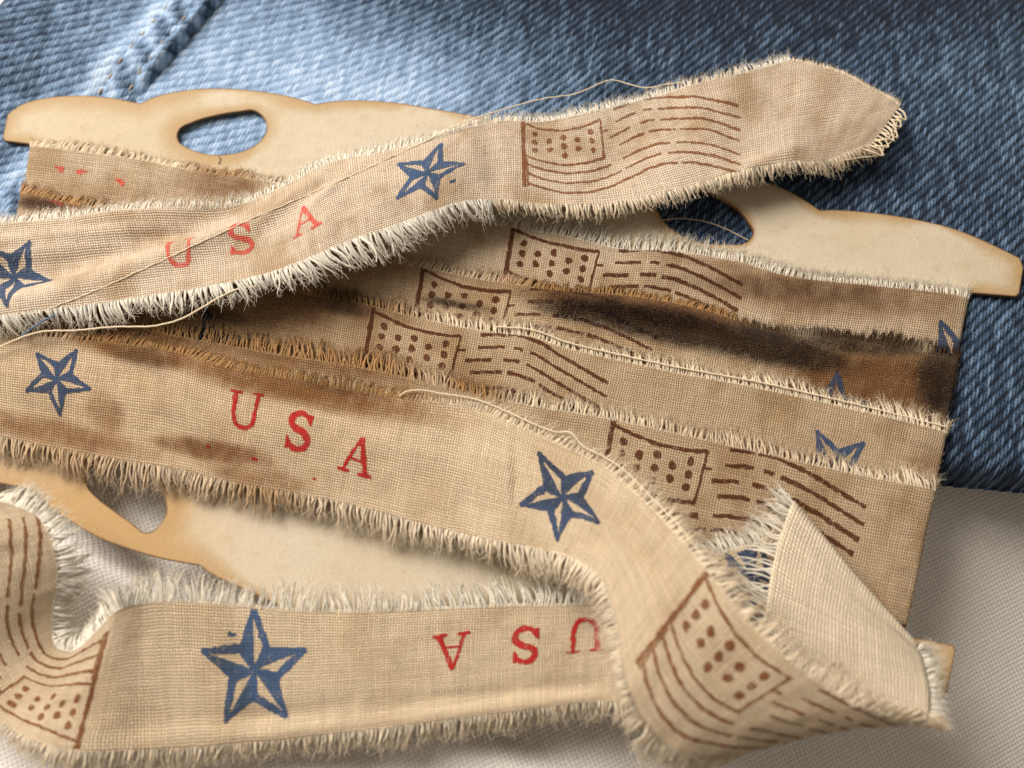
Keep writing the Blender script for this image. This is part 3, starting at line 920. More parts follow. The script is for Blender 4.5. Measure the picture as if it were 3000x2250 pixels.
def fringe(rb, side, L, parent=None, mat=None, u0=0, u1=1e9, lean=0.15, droop=0.3, lift=0.25, fuzz=3, pitch=0.245, r0=0.19, seed=3, Lfun=None, skip=0.03, name='fringe', clump=0.22, dye=1.0):
    """frayed weft ends along one selvedge: short soft threads and finer fibres"""
    r = np.random.default_rng(seed)
    u = np.arange(max(u0, 0.3), min(u1, rb.u[-1] - 0.3), pitch)
    u = u + r.uniform(-.10, .10, len(u))
    u = u[r.random(len(u)) > skip]
    t0 = np.full(len(u), 0.0 if side < 0 else 1.0)
    te = 0.02 if side < 0 else 0.98
    if side < 0:
        fi = np.clip((u / rb.u[-1] * (rb.nu - 1)).astype(int), 0, rb.nu - 1)
        t0 = rb.Tg[fi, 0]
    base = rb.at(u, t0); inn = rb.at(u, t0 + (0.05 if side < 0 else -0.05))
    out = base - inn
    out /= np.linalg.norm(out, axis=1, keepdims=True) + 1e-9
    nx = rb.at(np.minimum(u + 0.4, rb.u[-1]), t0) - rb.at(np.maximum(u - 0.4, 0), t0)
    du = nx / (np.linalg.norm(nx, axis=1, keepdims=True) + 1e-9)
    out = out - du * (out * du).sum(1, keepdims=True)
    out /= np.linalg.norm(out, axis=1, keepdims=True) + 1e-9
    nr_ = rb.at(u, t0, what='N')
    Lk = L * (0.55 + 0.55 * r.random(len(u)) + 0.55 * (vnoise(u / 3.1, u * 0, seed) - 0.5) * 2 * 0.6)
    if Lfun is not None:
        Lk = Lk * Lfun(u, proj(base))
    cw = 1.7
    cc = (np.floor(u / cw + 0.4 * vnoise(u / 5, u * 0, seed + 2)) + 0.5) * cw
    ln = lean + 0.30 * (vnoise(u / 4.0, u * 0, seed + 1) - 0.5) * 2 + clump * (cc - u) + 0.12 * r.standard_normal(len(u))
    K = 6
    sgm = np.linspace(0, 1, K)
    lf = 0.45 * lift * (0.4 + 1.0 * r.random(len(u)))
    cv_ = 0.35 * r.standard_normal(len(u))
    pth = base[:, None] - out[:, None] * 0.35 - nr_[:, None] * 0.06 \
        + out[:, None] * ((Lk[:, None] + 0.35) * sgm)[..., None] \
        + du[:, None] * (Lk[:, None] * (ln[:, None] * sgm ** 1.4 + cv_[:, None] * 0.35 * np.sin(sgm * 3.0)[None]))[..., None] \
        + nr_[:, None] * (lf[:, None] * np.sin(sgm * math.pi)[None])[..., None]
    pth[:, :, 2] -= (droop * Lk[:, None] / max(L, .1) * sgm[None] ** 2)
    pth = pth + 0.05 * r.standard_normal(pth.shape) * sgm[None, :, None]
    rad = r0 * (0.75 + 0.5 * r.random((len(u), 1))) * np.interp(sgm, [0, .6, 1], [1, .9, .3])[None]
    v1, q1 = tubes(pth, rad, 3)
    k = len(v1)
    rep = K * 3
    sA = dye * np.repeat(rb.at(u, np.clip(t0, .01, .99), what='stain'), rep)
    bA = np.repeat(rb.at(u, np.clip(t0, .01, .99), what='burn'), rep)
    tA = np.repeat(r.random(len(u)), rep)
    # fine fibres teased from those threads
    nf = int(len(u) * fuzz * 2.4)
    if nf:
        pick = r.integers(0, len(u), nf)
        sp = r.random(nf) ** 0.42 * (K - 1)
        i0 = np.minimum(sp.astype(int), K - 2); fr = (sp - i0)[:, None]
        st_ = pth[pick, i0] * (1 - fr) + pth[pick, i0 + 1] * fr
        td = pth[pick, -1] - pth[pick, 0]
        td /= np.linalg.norm(td, axis=1, keepdims=True)
        dr = td * r.uniform(0.5, 1.3, (nf, 1)) + du[pick] * r.standard_normal((nf, 1)) * 0.40 + nr_[pick] * (r.standard_normal((nf, 1)) * 0.22 + 0.03)
        dr /= np.linalg.norm(dr, axis=1, keepdims=True)
        ln2 = (0.35 + 1.0 * r.random(nf) ** 2) * min(1.25, 0.5 + L * 0.35)
        s4 = np.linspace(0, 1, 4)
        cu = r.standard_normal((nf, 3)) * 0.28
        fp = st_[:, None] + dr[:, None] * (ln2[:, None] * s4)[..., None] + cu[:, None] * (ln2[:, None] * s4 ** 2)[..., None] + 0.03 * r.standard_normal((nf, 4, 3)) * s4[None, :, None]
        v2, q2 = tubes(fp, np.full((nf, 1), 0.023) * np.interp(s4, [0, 1], [1, .6])[None], 3)
        V, Q = np.concatenate([v1, v2]), np.concatenate([q1, q2 + k])
        sA = np.concatenate([sA, np.repeat(rb.at(u, np.clip(t0, .01, .99), what='stain')[pick] * 0.8 * dye, 12)])
        bA = np.concatenate([bA, np.repeat(rb.at(u, np.clip(t0, .01, .99), what='burn')[pick], 12)])
        tA = np.concatenate([tA, np.repeat(r.random(nf), 12)])
    else:
        V, Q = v1, q1
    o_ = mesh_np(name, V, quads=Q, attrs={'stain': sA, 'burn': bA, 'tint': tA}, mat=mat or M_FIB, parent=parent or rb.ob)
    return tag(o_, kind='stuff')

def nap(rb, n, parent=None, mat=None, seed=5, len_=0.9, where=None, r0=0.016, name='nap'):
    """loose fibres standing off the face of the cloth"""
    r = np.random.default_rng(seed)
    u = r.uniform(0.5, rb.u[-1] - .5, n * 3); t = r.uniform(0.01, 0.99, n * 3)
    px = rb.at(u, t, what='px')
    p = where(px, u, t) if where else np.ones(len(u)) * 0.34
    k = r.random(len(u)) < p
    u, t = u[k][:n], t[k][:n]
    n = len(u)
    b0 = rb.at(u, t, 0.02); N_ = rb.at(u, t, what='N')
    d = r.standard_normal((n, 3)); d -= N_ * (d * N_).sum(1, keepdims=True)
    d /= np.linalg.norm(d, axis=1, keepdims=True)
    s4 = np.linspace(0, 1, 4)
    L = len_ * (0.4 + r.random(n))
    cu = r.standard_normal((n, 3)) * 0.3
    fp = b0[:, None] + d[:, None] * (L[:, None] * s4)[..., None] + N_[:, None] * (0.24 * L[:, None] * np.sin(s4 * 2.6))[..., None] + cu[:, None] * (L[:, None] * s4 ** 2 * 0.5)[..., None] * np.array([1, 1, .2])
    v, q = tubes(fp, np.full((n, 1), r0) * np.interp(s4, [0, 1], [1, .6])[None], 3)
    o_ = mesh_np(name, v, quads=q, attrs={'stain': np.repeat(rb.at(u, t, what='stain'), 12), 'burn': np.repeat(rb.at(u, t, what='burn') * 0.62, 12), 'tint': np.repeat(r.random(n), 12)},
                 mat=mat or M_FIB, parent=parent or rb.ob)
    return tag(o_, kind='stuff')

def thread(name, pts, mat, r0=0.14, parent=None, wig=0.03, n=None, seed=2, twist=True):
    """a two-ply thread along points given in world mm"""
    r = np.random.default_rng(seed)
    pts = np.asarray(pts, float)
    L = np.linalg.norm(np.diff(pts, axis=0), axis=1).sum()
    n = n or max(12, int(L / 0.16))
    c_ = smooth(pts, n)
    c_ = c_ + wig * np.stack([vnoise(np.arange(n) / 5, np.zeros(n), seed + k) - .5 for k in range(3)], -1) * 2
    T = np.gradient(c_, axis=0); T /= np.linalg.norm(T, axis=1, keepdims=True)
    A = np.cross(T, [0.1, 0.2, 0.97]); A /= np.linalg.norm(A, axis=1, keepdims=True); B = np.cross(T, A)
    ph = np.arange(n) * (L / n) / 0.7 * 2 * math.pi
    ps = []
    for k in (0, math.pi):
        ps.append(c_ + (A * np.cos(ph + k)[:, None] + B * np.sin(ph + k)[:, None]) * r0 * 0.5)
    v, q = tubes(np.array(ps), np.full((2, n), r0 * 0.62), 5)
    nf = int(L * 1.6)
    i = r.integers(0, n, nf)
    s4 = np.linspace(0, 1, 4)
    d = r.standard_normal((nf, 3)); d[:, 2] = np.abs(d[:, 2]) * .6
    d /= np.linalg.norm(d, axis=1, keepdims=True)
    fp = c_[i][:, None] + (d + T[i] * 0.8)[:, None] * (0.45 * r.random(nf)[:, None] * s4)[..., None]
    v2, q2 = tubes(fp, np.full((nf, 4), 0.014), 3)
    q2 = q2 + len(v)
    v = np.concatenate([v, v2]); q = np.concatenate([q, q2])
    return mesh_np(name, v, quads=q, attrs={'stain': np.zeros(len(v)), 'burn': np.zeros(len(v)), 'tint': np.full(len(v), .5)}, mat=mat, parent=parent)

def stations(lst):
    E1 = [P(a[0], a[1], a[2]) for a, b_ in lst]
    E2 = [P(b_[0], b_[1], b_[2]) for a, b_ in lst]
    return E1, E2

# --- the passes wound round the card
wound = empty('wound_ribbon', (0, 0, 0))
tag(wound, 'tea stained printed muslin ribbon wound in overlapping passes round the card', 'ribbon')
def wrap_pass(top_px, left, right, z, seed, width=300, left_w=None, right_w=None, **kw):
    """top_px: photo points of the upper selvedge; left/right: photo points (upper, lower) where the pass goes round the card"""
    t = np.asarray(top_px, float)
    n = len(t)
    E1, E2 = [], []
    low_l, low_r = np.array(left[1], float), np.array(right[1], float)
    for k in range(n):
        f = (t[k, 0] - left[0][0]) / (right[0][0] - left[0][0])
        off = (low_l - np.array(left[0])) * (1 - f) + (low_r - np.array(right[0])) * f
        E1.append(P(t[k, 0], t[k, 1], z)); E2.append(P(t[k, 0] + off[0], t[k, 1] + off[1], z - 0.26))
    E1, E2 = np.array(E1), np.array(E2)
    def ends(E):
        dl = E[0] - E[1]; dl /= np.linalg.norm(dl)
        dr = E[-1] - E[-2]; dr /= np.linalg.norm(dr)
        dl[2] = dr[2] = 0
        k = z - 3.9
        def bend(p, d):
            return [p + d * 0.0 - d * 0.7, p + d * 0.05 - [0, 0, 0.12], p + d * 0.45 - np.array([0, 0, k * 0.45]), p + d * 0.2 - np.array([0, 0, k * 0.9]), p - d * 1.2 - np.array([0, 0, k])]
        L_ = bend(E[0], dl)[::-1]; R_ = bend(E[-1], dr)
        return np.array(L_ + list(E[1:-1]) + R_)
    return Ribbon(ends(E1), ends(E2), seed=seed, wrinkle=0.19, uoff=seed * 91.0, **kw)

W1 = wrap_pass([(92, 424), (253, 444), (434, 469), (532, 490), (723, 520), (1100, 590), (1501, 662), (1653, 687), (1834, 727), (1997, 735), (2200, 772), (2271, 795), (2542, 829), (2834, 866)],
               ((92, 424), (38, 735)), ((2834, 866), (2776, 1170)), 5.50, 1)
W2 = wrap_pass([(62, 562), (200, 590), (420, 632), (800, 700), (1239, 780), (1400, 812), (1545, 836), (1653, 850), (1798, 862), (1942, 882), (2123, 925), (2217, 960), (2316, 978), (2542, 996), (2678, 1020), (2806, 1046)],
               ((62, 562), (8, 870)), ((2806, 1046), (2742, 1360)), 5.95, 2,
               bump=lambda u, t, px: 0.9 * np.exp(-((t - 0.12) / 0.10) ** 2) * sstep(1500, 1750, px[..., 0]) * sstep(2500, 2100, px[..., 0]))
W3 = wrap_pass([(30, 700), (300, 745), (700, 815), (900, 858), (1098, 897), (1242, 931), (1423, 967), (1563, 985), (1653, 1014), (1798, 1048), (1979, 1088), (2200, 1128), (2452, 1184), (2772, 1262)],
               ((30, 700), (-24, 1010)), ((2772, 1262), (2704, 1580)), 6.45, 3)
W4 = wrap_pass([(5, 880), (300, 940), (700, 1016), (881, 1047), (1025, 1068), (1170, 1100), (1436, 1161), (1581, 1190), (1762, 1219), (1943, 1258), (2150, 1304), (2362, 1354), (2588, 1401), (2738, 1430)],
               ((5, 880), (-50, 1200)), ((2738, 1430), (2656, 1832)), 6.95, 4, nt=34)

# stains (distress ink on the cloth)
W1.blob('stain', 640, 540, 150, 60, 8, 0.75); W1.blob('stain', 380, 575, 120, 30, 10, 0.4); W1.blob('stain', 230, 430, 330, 24, 9, 0.25)
W1.blob('stain', 2250, 800, 420, 34, 9, 0.6); W1.blob('burn', 2330, 850, 430, 44, 5, 0.42); W1.blob('stain', 2420, 860, 480, 90, 5, 0.8); W1.blob('stain', 2680, 830, 170, 40, 8, 0.9)
W2.blob('stain', 150, 590, 200, 34, 8, 0.8); W2.blob('burn', 110, 600, 90, 26, 8, 0.65); W2.blob('stain', 330, 610, 70, 40, 0, 0.8)
W2.blob('stain', 1900, 900, 520, 60, 9, 1.0); W2.blob('burn', 1980, 960, 460, 62, 12, 1.0); W2.blob('burn', 1720, 915, 180, 36, 8, 0.95); W2.blob('burn', 2250, 1015, 280, 64, 12, 1.0)
W2.blob('burn', 2520, 1010, 240, 34, 5, 0.8); W2.blob('burn', 2760, 1110, 90, 140, 8, 0.92); W2.blob('stain', 2560, 1120, 330, 130, 5, 1.0); W2.blob('burn', 1330, 890, 130, 16, 9, 0.7)
W2.blob('stain', 1380, 800, 260, 30, 9, 0.4); W2.blob('stain', 1000, 760, 350, 60, 10, 0.6)
W3.blob('stain', 900, 870, 420, 60, 10, 0.8); W3.blob('burn', 1010, 895, 100, 34, 12, 0.6); W3.blob('burn', 640, 925, 110, 28, 10, 0.6); W3.blob('stain', 1250, 1110, 240, 40, 10, 0.6)
W3.blob('stain', 700, 900, 400, 100, 10, 0.7)
W4.blob('stain', 900, 1050, 520, 50, 9, 0.8); W4.blob('stain', 400, 1000, 400, 70, 9, 0.9); W4.blob('stain', 1400, 1130, 140, 50, 10, 0.95); W4.blob('stain', 2300, 1330, 520, 26, 11, 0.35)
for rb in (W1, W2, W3, W4):
    rb.stain = np.maximum(rb.stain, 0.40 * sstep(1500, 900, rb.px[..., 0]) * (rb.px[..., 1] > 640))
for rb, nm in ((W1, 1), (W2, 2), (W3, 3), (W4, 4)):
    rb.build('ribbon_pass', M_WRAP1 if nm == 1 else M_WRAP, parent=wound)
W1.ob['label'] = 'uppermost ribbon pass, its fluffy edge on the card'
W2.ob['label'] = 'ribbon pass scorched dark brown along its upper edge'
W3.ob['label'] = 'ribbon pass between the scorched one and the lowest'
W4.ob['label'] = 'lowest ribbon pass, with the largest flag print showing'

put_flag(W1, 1504, 668); put_flag(W2, 1241, 786); put_flag(W3, 1093, 905); put_flag(W4, 1796, 1238, scale=1.0)
put_star(W1, 2790, 1050, 30); put_star(W2, 2430, 1205, 0); put_star(W3, 2440, 1372, 36); put_star(W3, 600, 1020, 10)
def put_marks(rb, marks, mat, rng_u=(-1, 1e9)):
    for px, py, a, wd, an in marks:
        u, t = rb.find(px, py, *rng_u)
        stamp(rb, 'ink_mark', [stroke([(-a / 2, 0), (0, 0.1), (a / 2, -0.05)], wd * 0.6, wd)], mat, u, t, math.radians(an))
put_marks(W1, [(175, 492, 1.5, .5, 0), (178, 500, .8, .8, 0), (238, 503, 1.6, .45, 0), (232, 509, .8, .5, 0), (352, 533, 1.6, .8, -20)], M_RED2)
put_marks(W2, [(165, 594, 1.9, .4, 0), (210, 598, 1.0, .3, 0)], M_RED2)

fringe(W1, -1, 1.5, mat=M_FIB, seed=11, lift=0.15, droop=0.15, u1=60, fuzz=3)
fringe(W1, -1, 2.3, mat=M_FIBW, seed=12, lift=0.25, droop=0.2, u0=60, dye=0.25, r0=0.15, fuzz=9, Lfun=lambda u, p: 0.5 + 0.9 * np.exp(-((p[:, 0] - 1780) / 420) ** 2))
fringe(W2, -1, 1.7, seed=13, lift=0.3, droop=0.25, fuzz=3, lean=0.25)
fringe(W3, -1, 2.0, seed=14, lift=0.35, droop=0.3, fuzz=5, lean=-0.35)
fringe(W4, -1, 2.6, seed=15, lift=0.4, droop=0.35, fuzz=4, lean=-0.3, Lfun=lambda u, p: 0.75 + 0.5 * sstep(1500, 900, p[:, 0]))
nap(W1, 2600, where=lambda px, u, t: 0.1 + 0.8 * np.exp(-((t - 0.0) / 0.08) ** 2) * (px[:, 0] > 1400) + 0.5 * (px[:, 0] < 800), seed=21)
nap(W2, 4500, where=lambda px, u, t: 0.05 + 0.9 * (t < 0.4) * (px[:, 0] > 1500), seed=22, len_=0.8)
nap(W3, 1800, seed=23, len_=0.7); nap(W4, 1800, seed=24, len_=0.7)
M_THREAD = mat_fibre('thread_cream', (0.92, 0.80, 0.60), 0.3)
def on(rb, pts, lift=0.25):
    out = []
    for px, py in pts:
        u, t = rb.find(px, py)
        out.append(rb.at(np.array([u]), np.array([t]), lift)[0])
    return out
def zpts(pts):
    return [P(*p) for p in pts]
thread('edge_thread', zpts([(1455, 957, 6.9), (1563, 967, 7.0), (1653, 1000, 6.9), (1798, 1035, 6.85), (1979, 1075, 6.85), (2200, 1115, 6.85), (2452, 1171, 6.85), (2700, 1232, 6.85), (2770, 1250, 6.85)]), M_THREAD, 0.13, parent=W3.ob)

# --- the looped ribbon: from the left across the wound passes, curling over at the right and back along the bottom
loop_st = [
    ((-260, 985, 8.4), (-330, 1230, 7.2)), ((-100, 975, 8.7), (-130, 1255, 7.0)), ((0, 975, 8.9), (-10, 1282, 7.0)), ((235, 995, 9.0), (200, 1325, 7.2)), ((420, 1012, 9.2), (380, 1358, 7.3)), ((524, 1030, 9.4), (497, 1376, 7.4)),
    ((700, 1080, 9.6), (650, 1412, 7.5)), ((881, 1110, 9.8), (830, 1445, 7.7)), ((1062, 1146, 10.0), (1000, 1478, 7.9)), ((1224, 1168, 10.2), (1160, 1520, 8.3)),
    ((1387, 1192, 10.6), (1320, 1562, 8.8)), ((1500, 1236, 11.2), (1440, 1590, 9.6)), ((1640, 1298, 12.4), (1570, 1612, 11.0)), ((1776, 1366, 14.2), (1672, 1640, 13.2)),
    ((1890, 1464, 16.4), (1755, 1705, 16.0)), ((1985, 1562, 18.4), (1800, 1830, 18.6)), ((2080, 1676, 20.2), (1825, 2000, 20.6)), ((2180, 1800, 20.6), (1878, 2112, 20.2)),
    ((2290, 1908, 20.2), (1950, 2190, 18.6)), ((2400, 1995, 19.2), (2040, 2225, 16.4)), ((2520, 2070, 17.6), (2130, 2225, 13.8)), ((2630, 2112, 15.8), (2200, 2190, 11.4)),
    ((2700, 2126, 13.8), (2225, 2120, 9.9)), ((2722, 2090, 12.0), (2228, 2010, 9.6)), ((2722, 2030, 11.3), (2232, 1890, 9.9)), ((2705, 1950, 11.0), (2252, 1720, 10.4)), ((2690, 1908, 10.9), (2282, 1580, 10.8)),
    ((2676, 1886, 10.7), (2318, 1478, 11.0)), ((2668, 1886, 10.0), (2322, 1472, 10.2)), ((2655, 1895, 9.0), (2310, 1490, 9.4)), ((2560, 1960, 8.5), (2253, 1562, 8.9)), ((2350, 2035, 8.2), (2104, 1618, 8.6)),
    ((1990, 2070, 7.2), (1930, 1705, 8.2)), ((1771, 2062, 6.4), (1771, 1757, 7.8)), ((1500, 2092, 6.0), (1500, 1768, 7.4)), ((1250, 2124, 5.6), (1260, 1778, 7.4)), ((1017, 2152, 5.2), (1017, 1786, 7.6)), ((840, 2172, 5.2), (840, 1780, 7.9)),
    ((678, 2187, 5.4), (678, 1766, 8.4)), ((450, 2203, 6.6), (430, 1758, 10.2)), ((225, 2206, 8.6), (333, 1788, 11.6)), ((130, 2188, 8.0), (272, 1852, 9.6)), ((30, 2140, 6.8), (212, 1902, 7.0)), ((-60, 2070, 6.2), (168, 1884, 6.4)),
    ((-140, 1970, 7.2), (162, 1790, 8.4)), ((-190, 1850, 10.0), (176, 1700, 11.6)), ((-215, 1730, 12.4), (165, 1605, 14.4)), ((-235, 1610, 13.8), (120, 1515, 15.8)), ((-260, 1500, 13.6), (40, 1472, 15.4)), ((-300, 1430, 11.5), (-90, 1455, 12.6)), ((-380, 1400, 8), (-240, 1440, 8.4))]
E1, E2 = stations(loop_st)
def loop_bump(u, t, px):
    b_ = 0.5 * np.exp(-((t - 0.45) / 0.22) ** 2) * (px[..., 0] < 1500) * (px[..., 1] < 1600)
    # rolled lower edge of the bottom run
    low_run = sstep(1900, 1600, px[..., 0]) * sstep(300, 520, px[..., 0]) * (px[..., 1] > 1700)
    return b_ + low_run * (0.35 + 1.1 * vnoise(u / 11, t * 0, 71)) * (0.6 * np.exp(-((t - 0.07) / 0.07) ** 2) - 0.35 * np.exp(-((t - 0.2) / 0.07) ** 2))
LOOP = Ribbon(E1, E2, bump=loop_bump, wrinkle=0.22, seed=8, nt=34)
fi = [LOOP.find(2080, 1676)[0], None]
cen_ = [LOOP.px[i, LOOP.nt // 2] for i in range(LOOP.nu)]
U_POLE = LOOP.find(2060, 1690, 80, 400)[0]
# arc positions of the folds
px_mid = LOOP.px[:, LOOP.nt // 2]
e2x = LOOP.px[:, -1]
i_f1 = int(np.argmax(LOOP.px[:, 0, 0]))            # right-most point of the upper selvedge: first fold
i_f2 = i_f1 + int(np.argmin(e2x[i_f1:i_f1 + 140, 1]))
UF1, UF2 = LOOP.u[i_f1], LOOP.u[i_f2]
A0, A1 = 0, UF1 - 4       # upper run
C0 = UF2 + 3              # lower run
LOOP.blob('stain', 420, 1030, 300, 52, 12, 0.95, 0, A1); LOOP.blob('burn', 420, 1045, 120, 45, 10, 0.42, 0, A1); LOOP.blob('stain', 880, 1130, 520, 76, 12, 1.0, 0, A1)
LOOP.blob('stain', 1050, 1170, 190, 70, 12, 0.9, 0, A1); LOOP.blob('burn', 980, 1130, 170, 34, 12, 0.36, 0, A1)
LOOP.blob('stain', 160, 1270, 400, 60, 12, 0.8, 0, A1); LOOP.blob('stain', 310, 1210, 75, 110, -30, 0.75, 0, A1); LOOP.blob('stain', 620, 1320, 240, 46, 10, 0.95, 0, A1); LOOP.blob('burn', 580, 1310, 120, 26, 8, 0.25, 0, A1); LOOP.blob('stain', 760, 1400, 220, 50, 12, 0.75, 0, A1)
LOOP.blob('stain', 100, 1000, 230, 36, 6, 0.5, 0, A1); LOOP.blob('stain', 500, 1200, 950, 350, 12, 0.42, 0, A1)
loop_ob = LOOP.build('looped_ribbon', M_LOOP)
tag(loop_ob, 'printed muslin ribbon that curls over at the lower right and doubles back along the bottom', 'ribbon')
ra, rc = (A0, A1), (C0, 1e9)
put_star(LOOP, 166, 1110, 46, 0.84, ra); put_letter(LOOP, 'U', 715, 1200, 2, 1.0, ra); put_letter(LOOP, 'S', 875, 1262, 0, 1.0, ra); put_letter(LOOP, 'A', 1048, 1335, -4, 1.0, ra)
put_star(LOOP, 1648, 1456, 45, 1.08, ra)
put_marks(LOOP, [(610, 1308, .7, .4, 0), (745, 1346, 1.0, .4, 0), (920, 1402, .5, .4, 0)], M_RED, ra)
put_flag(LOOP, 2066, 1684, 0, 1.02, ra, shape=flag_shape(ink=0.75), mat=M_BROWN2)
put_star(LOOP, 2205, 1690, -15, 1.0, rc); put_letter(LOOP, 'U', 1716, 1862, 0, 1.0, rc); put_letter(LOOP, 'S', 1540, 1890, 0, 1.0, rc); put_letter(LOOP, 'A', 1325, 1908, 4, 1.0, rc)
put_star(LOOP, 745, 1962, 38, 1.18, rc, mat=M_BLUE2)
put_marks(LOOP, [(680, 1856, .9, .6, 0)], M_BLUE2, rc)
put_flag(LOOP, 228, 2180, 0, 1.0, rc, shape=flag_shape(ink=0.8), mat=M_BROWN2)
fringe(LOOP, -1, 1.9, seed=31, fuzz=5, u1=UF1 - 2, lift=0.3, droop=0.3, mat=M_FIB, Lfun=lambda u, p: np.where(p[:, 0] < 1150, 0.7, 1.0) + 0.5 * (p[:, 0] > 2000))
fringe(LOOP, 1, 2.8, seed=32, fuzz=4, u1=UF1 - 2, lift=0.5, droop=0.8, mat=M_FIB, lean=0.1, Lfun=lambda u, p: 1.0 - 0.45 * ((p[:, 1] > 1690) & (p[:, 1] < 2060)))
fringe(LOOP, -1, 1.9, seed=33, fuzz=5, u0=UF1 - 2, u1=UF2, lift=0.4, droop=0.1, mat=M_FIBW)
fringe(LOOP, 1, 3.6, seed=34, fuzz=3, u0=UF1 - 2, u1=UF2 + 1.0, lift=0.4, droop=0.3, mat=M_FIBW, r0=0.2)
fringe(LOOP, 1, 3.0, seed=35, fuzz=5, u0=UF2 + 1.0, lift=0.5, droop=0.1, mat=M_FIBW, lean=0.0)
fringe(LOOP, -1, 2.0, seed=36, fuzz=4, u0=UF2 + 1.0, lift=0.3, droop=0.5, mat=M_FIB)
nap(LOOP, 3000, seed=41, len_=0.7)
thread('edge_thread', zpts([(1170, 1160, 10.6), (1190, 1147, 10.8), (1224, 1143, 10.8), (1300, 1154, 10.9), (1387, 1168, 11.0), (1490, 1208, 11.6), (1560, 1240, 12.2), (1635, 1266, 12.8), (1668, 1266, 13.4), (1707, 1306, 13.8), (1776, 1342, 14.5), (1834, 1382, 15.4), (1906, 1455, 16.8), (1985, 1535, 18.4), (2062, 1635, 19.8)]), M_THREAD, 0.12, parent=loop_ob)

# --- the loose end of ribbon lying across the top
tail_st = [
    ((-240, 672, 10.6), (-230, 960, 10.0)), ((-120, 660, 10.6), (-110, 950, 10.4)), ((0, 650, 10.6), (0, 935, 10.8)), ((181, 636, 10.7), (200, 908, 11.2)), ((325, 616, 10.8), (362, 884, 11.6)), ((470, 606, 11.0), (500, 862, 12.0)), ((620, 600, 11.0), (640, 838, 12.4)),
    ((723, 580, 11.0), (770, 812, 12.8)), ((850, 530, 11.2), (890, 770, 13.2)), ((980, 470, 11.4), (1020, 714, 13.4)), ((1136, 440, 11.8), (1160, 664, 13.2)), ((1260, 408, 11.8), (1271, 624, 12.8)), ((1370, 372, 11.4), (1362, 596, 12.0)), ((1470, 350, 10.6), (1465, 590, 10.8)),
    ((1580, 352, 9.8), (1590, 602, 9.8)), ((1723, 328, 9.6), (1768, 600, 9.6)), ((1904, 281, 10.2), (2000, 556, 10.2)), ((2040, 246, 10.6), (2110, 522, 10.6)), ((2181, 208, 10.6), (2200, 500, 11.0)), ((2320, 170, 10.0), (2316, 482, 10.6)),
    ((2480, 142, 9.0), (2400, 478, 9.8)), ((2770, 128, 7.6), (2555, 425, 8.4))]
E1, E2 = stations(tail_st)
def tail_bump(u, t, px):
    x = px[..., 0]
    tr = np.interp(x, [-200, 100, 350, 600, 800], [0.78, 0.74, 0.58, 0.36, 0.14])
    amp = sstep(880, 560, x)
    rid = 0.75 * np.exp(-((t - tr - 0.10) / 0.17) ** 2) - 1.15 * np.exp(-((t - tr + 0.17) / 0.17) ** 2)
    b_ = amp * 1.5 * rid + 0.8 * sstep(800, 1000, x) * sstep(1500, 1300, x) * np.sin(np.pi * t)
    b_ = b_ + 0.35 * np.sin((x - 1600) / 62.0 + t * 2.2) * sstep(1650, 1850, x) * sstep(2450, 2250, x) * (0.4 + 0.6 * t)
    pl = amp * 0.10 * np.sin(t * W * 2.4 + 1.5 * vnoise(u / 9, t * 3, 5)) * sstep(tr, tr - 0.15, t)
    for cx, cy, an, ln_, wd, hh in ((830, 600, -38, 120, 18, 0.7), (960, 570, -40, 90, 14, 0.5), (650, 690, -28, 140, 20, 0.5), (1180, 520, 20, 120, 26, -0.35), (1440, 470, 75, 120, 30, -0.5), (2060, 360, 60, 140, 40, 0.5), (2330, 330, 40, 160, 60, -0.5), (2240, 470, -20, 120, 18, 0.6), (2450, 330, 30, 110, 26, 0.35)):
        c_, s_ = math.cos(math.radians(an)), math.sin(math.radians(an))
        dx, dy = px[..., 0] - cx, px[..., 1] - cy
        b_ = b_ + hh * np.exp(-((dx * c_ + dy * s_) / ln_) ** 2 - ((-dx * s_ + dy * c_) / wd) ** 2)
    return b_ + pl
U_CUT = Ribbon(E1, E2, bump=tail_bump, wrinkle=0.22, seed=5, nt=36, ds=0.42).find(2318, 174)[0]
TAIL = Ribbon(E1, E2, bump=tail_bump, wrinkle=0.22, seed=5, nt=36, ds=0.42,
              cut=lambda u, L: 0.62 * np.clip((u - U_CUT) / (L - U_CUT), 0, 1))
TAIL.blob('stain', 2500, 400, 140, 60, -30, 0.35); TAIL.blob('stain', 2200, 300, 160, 50, -20, 0.25); TAIL.blob('stain', 900, 560, 220, 20, -25, 0.3); TAIL.blob('stain', 450, 640, 300, 40, -3, 0.25)
TAIL.blob('stain', 1250, 470, 170, 40, 0, 0.2); TAIL.blob('stain', 2080, 250, 160, 30, -15, 0.35)
tail_ob = TAIL.build('loose_ribbon', M_TAIL)
tag(tail_ob, 'loose end of printed muslin ribbon lying across the top, cut slantwise at its tip', 'ribbon')
put_star(TAIL, 1252, 507, -22, mat=M_BLUE2); put_marks(TAIL, [(1326, 532, .9, .8, 0)], M_BLUE2)
put_letter(TAIL, 'U', 520, 730, -4, .98, mat=M_RED2); put_letter(TAIL, 'S', 705, 700, 0, .98, mat=M_RED2); put_letter(TAIL, 'A', 893, 642, 2, .98, mat=M_RED2)
put_star(TAIL, 40, 812, -33, 1.02); put_flag(TAIL, 1532, 356, 0, 0.98, shape=flag_shape(amp=1.5, ink=0.72), mat=M_BROWN2)
fringe(TAIL, -1, 1.5, seed=51, fuzz=4, lift=0.3, droop=0.1, mat=M_FIBW, u1=U_CUT, Lfun=lambda u, p: 0.75 + 0.9 * np.exp(-((p[:, 0] - 1130) / 230) ** 2))
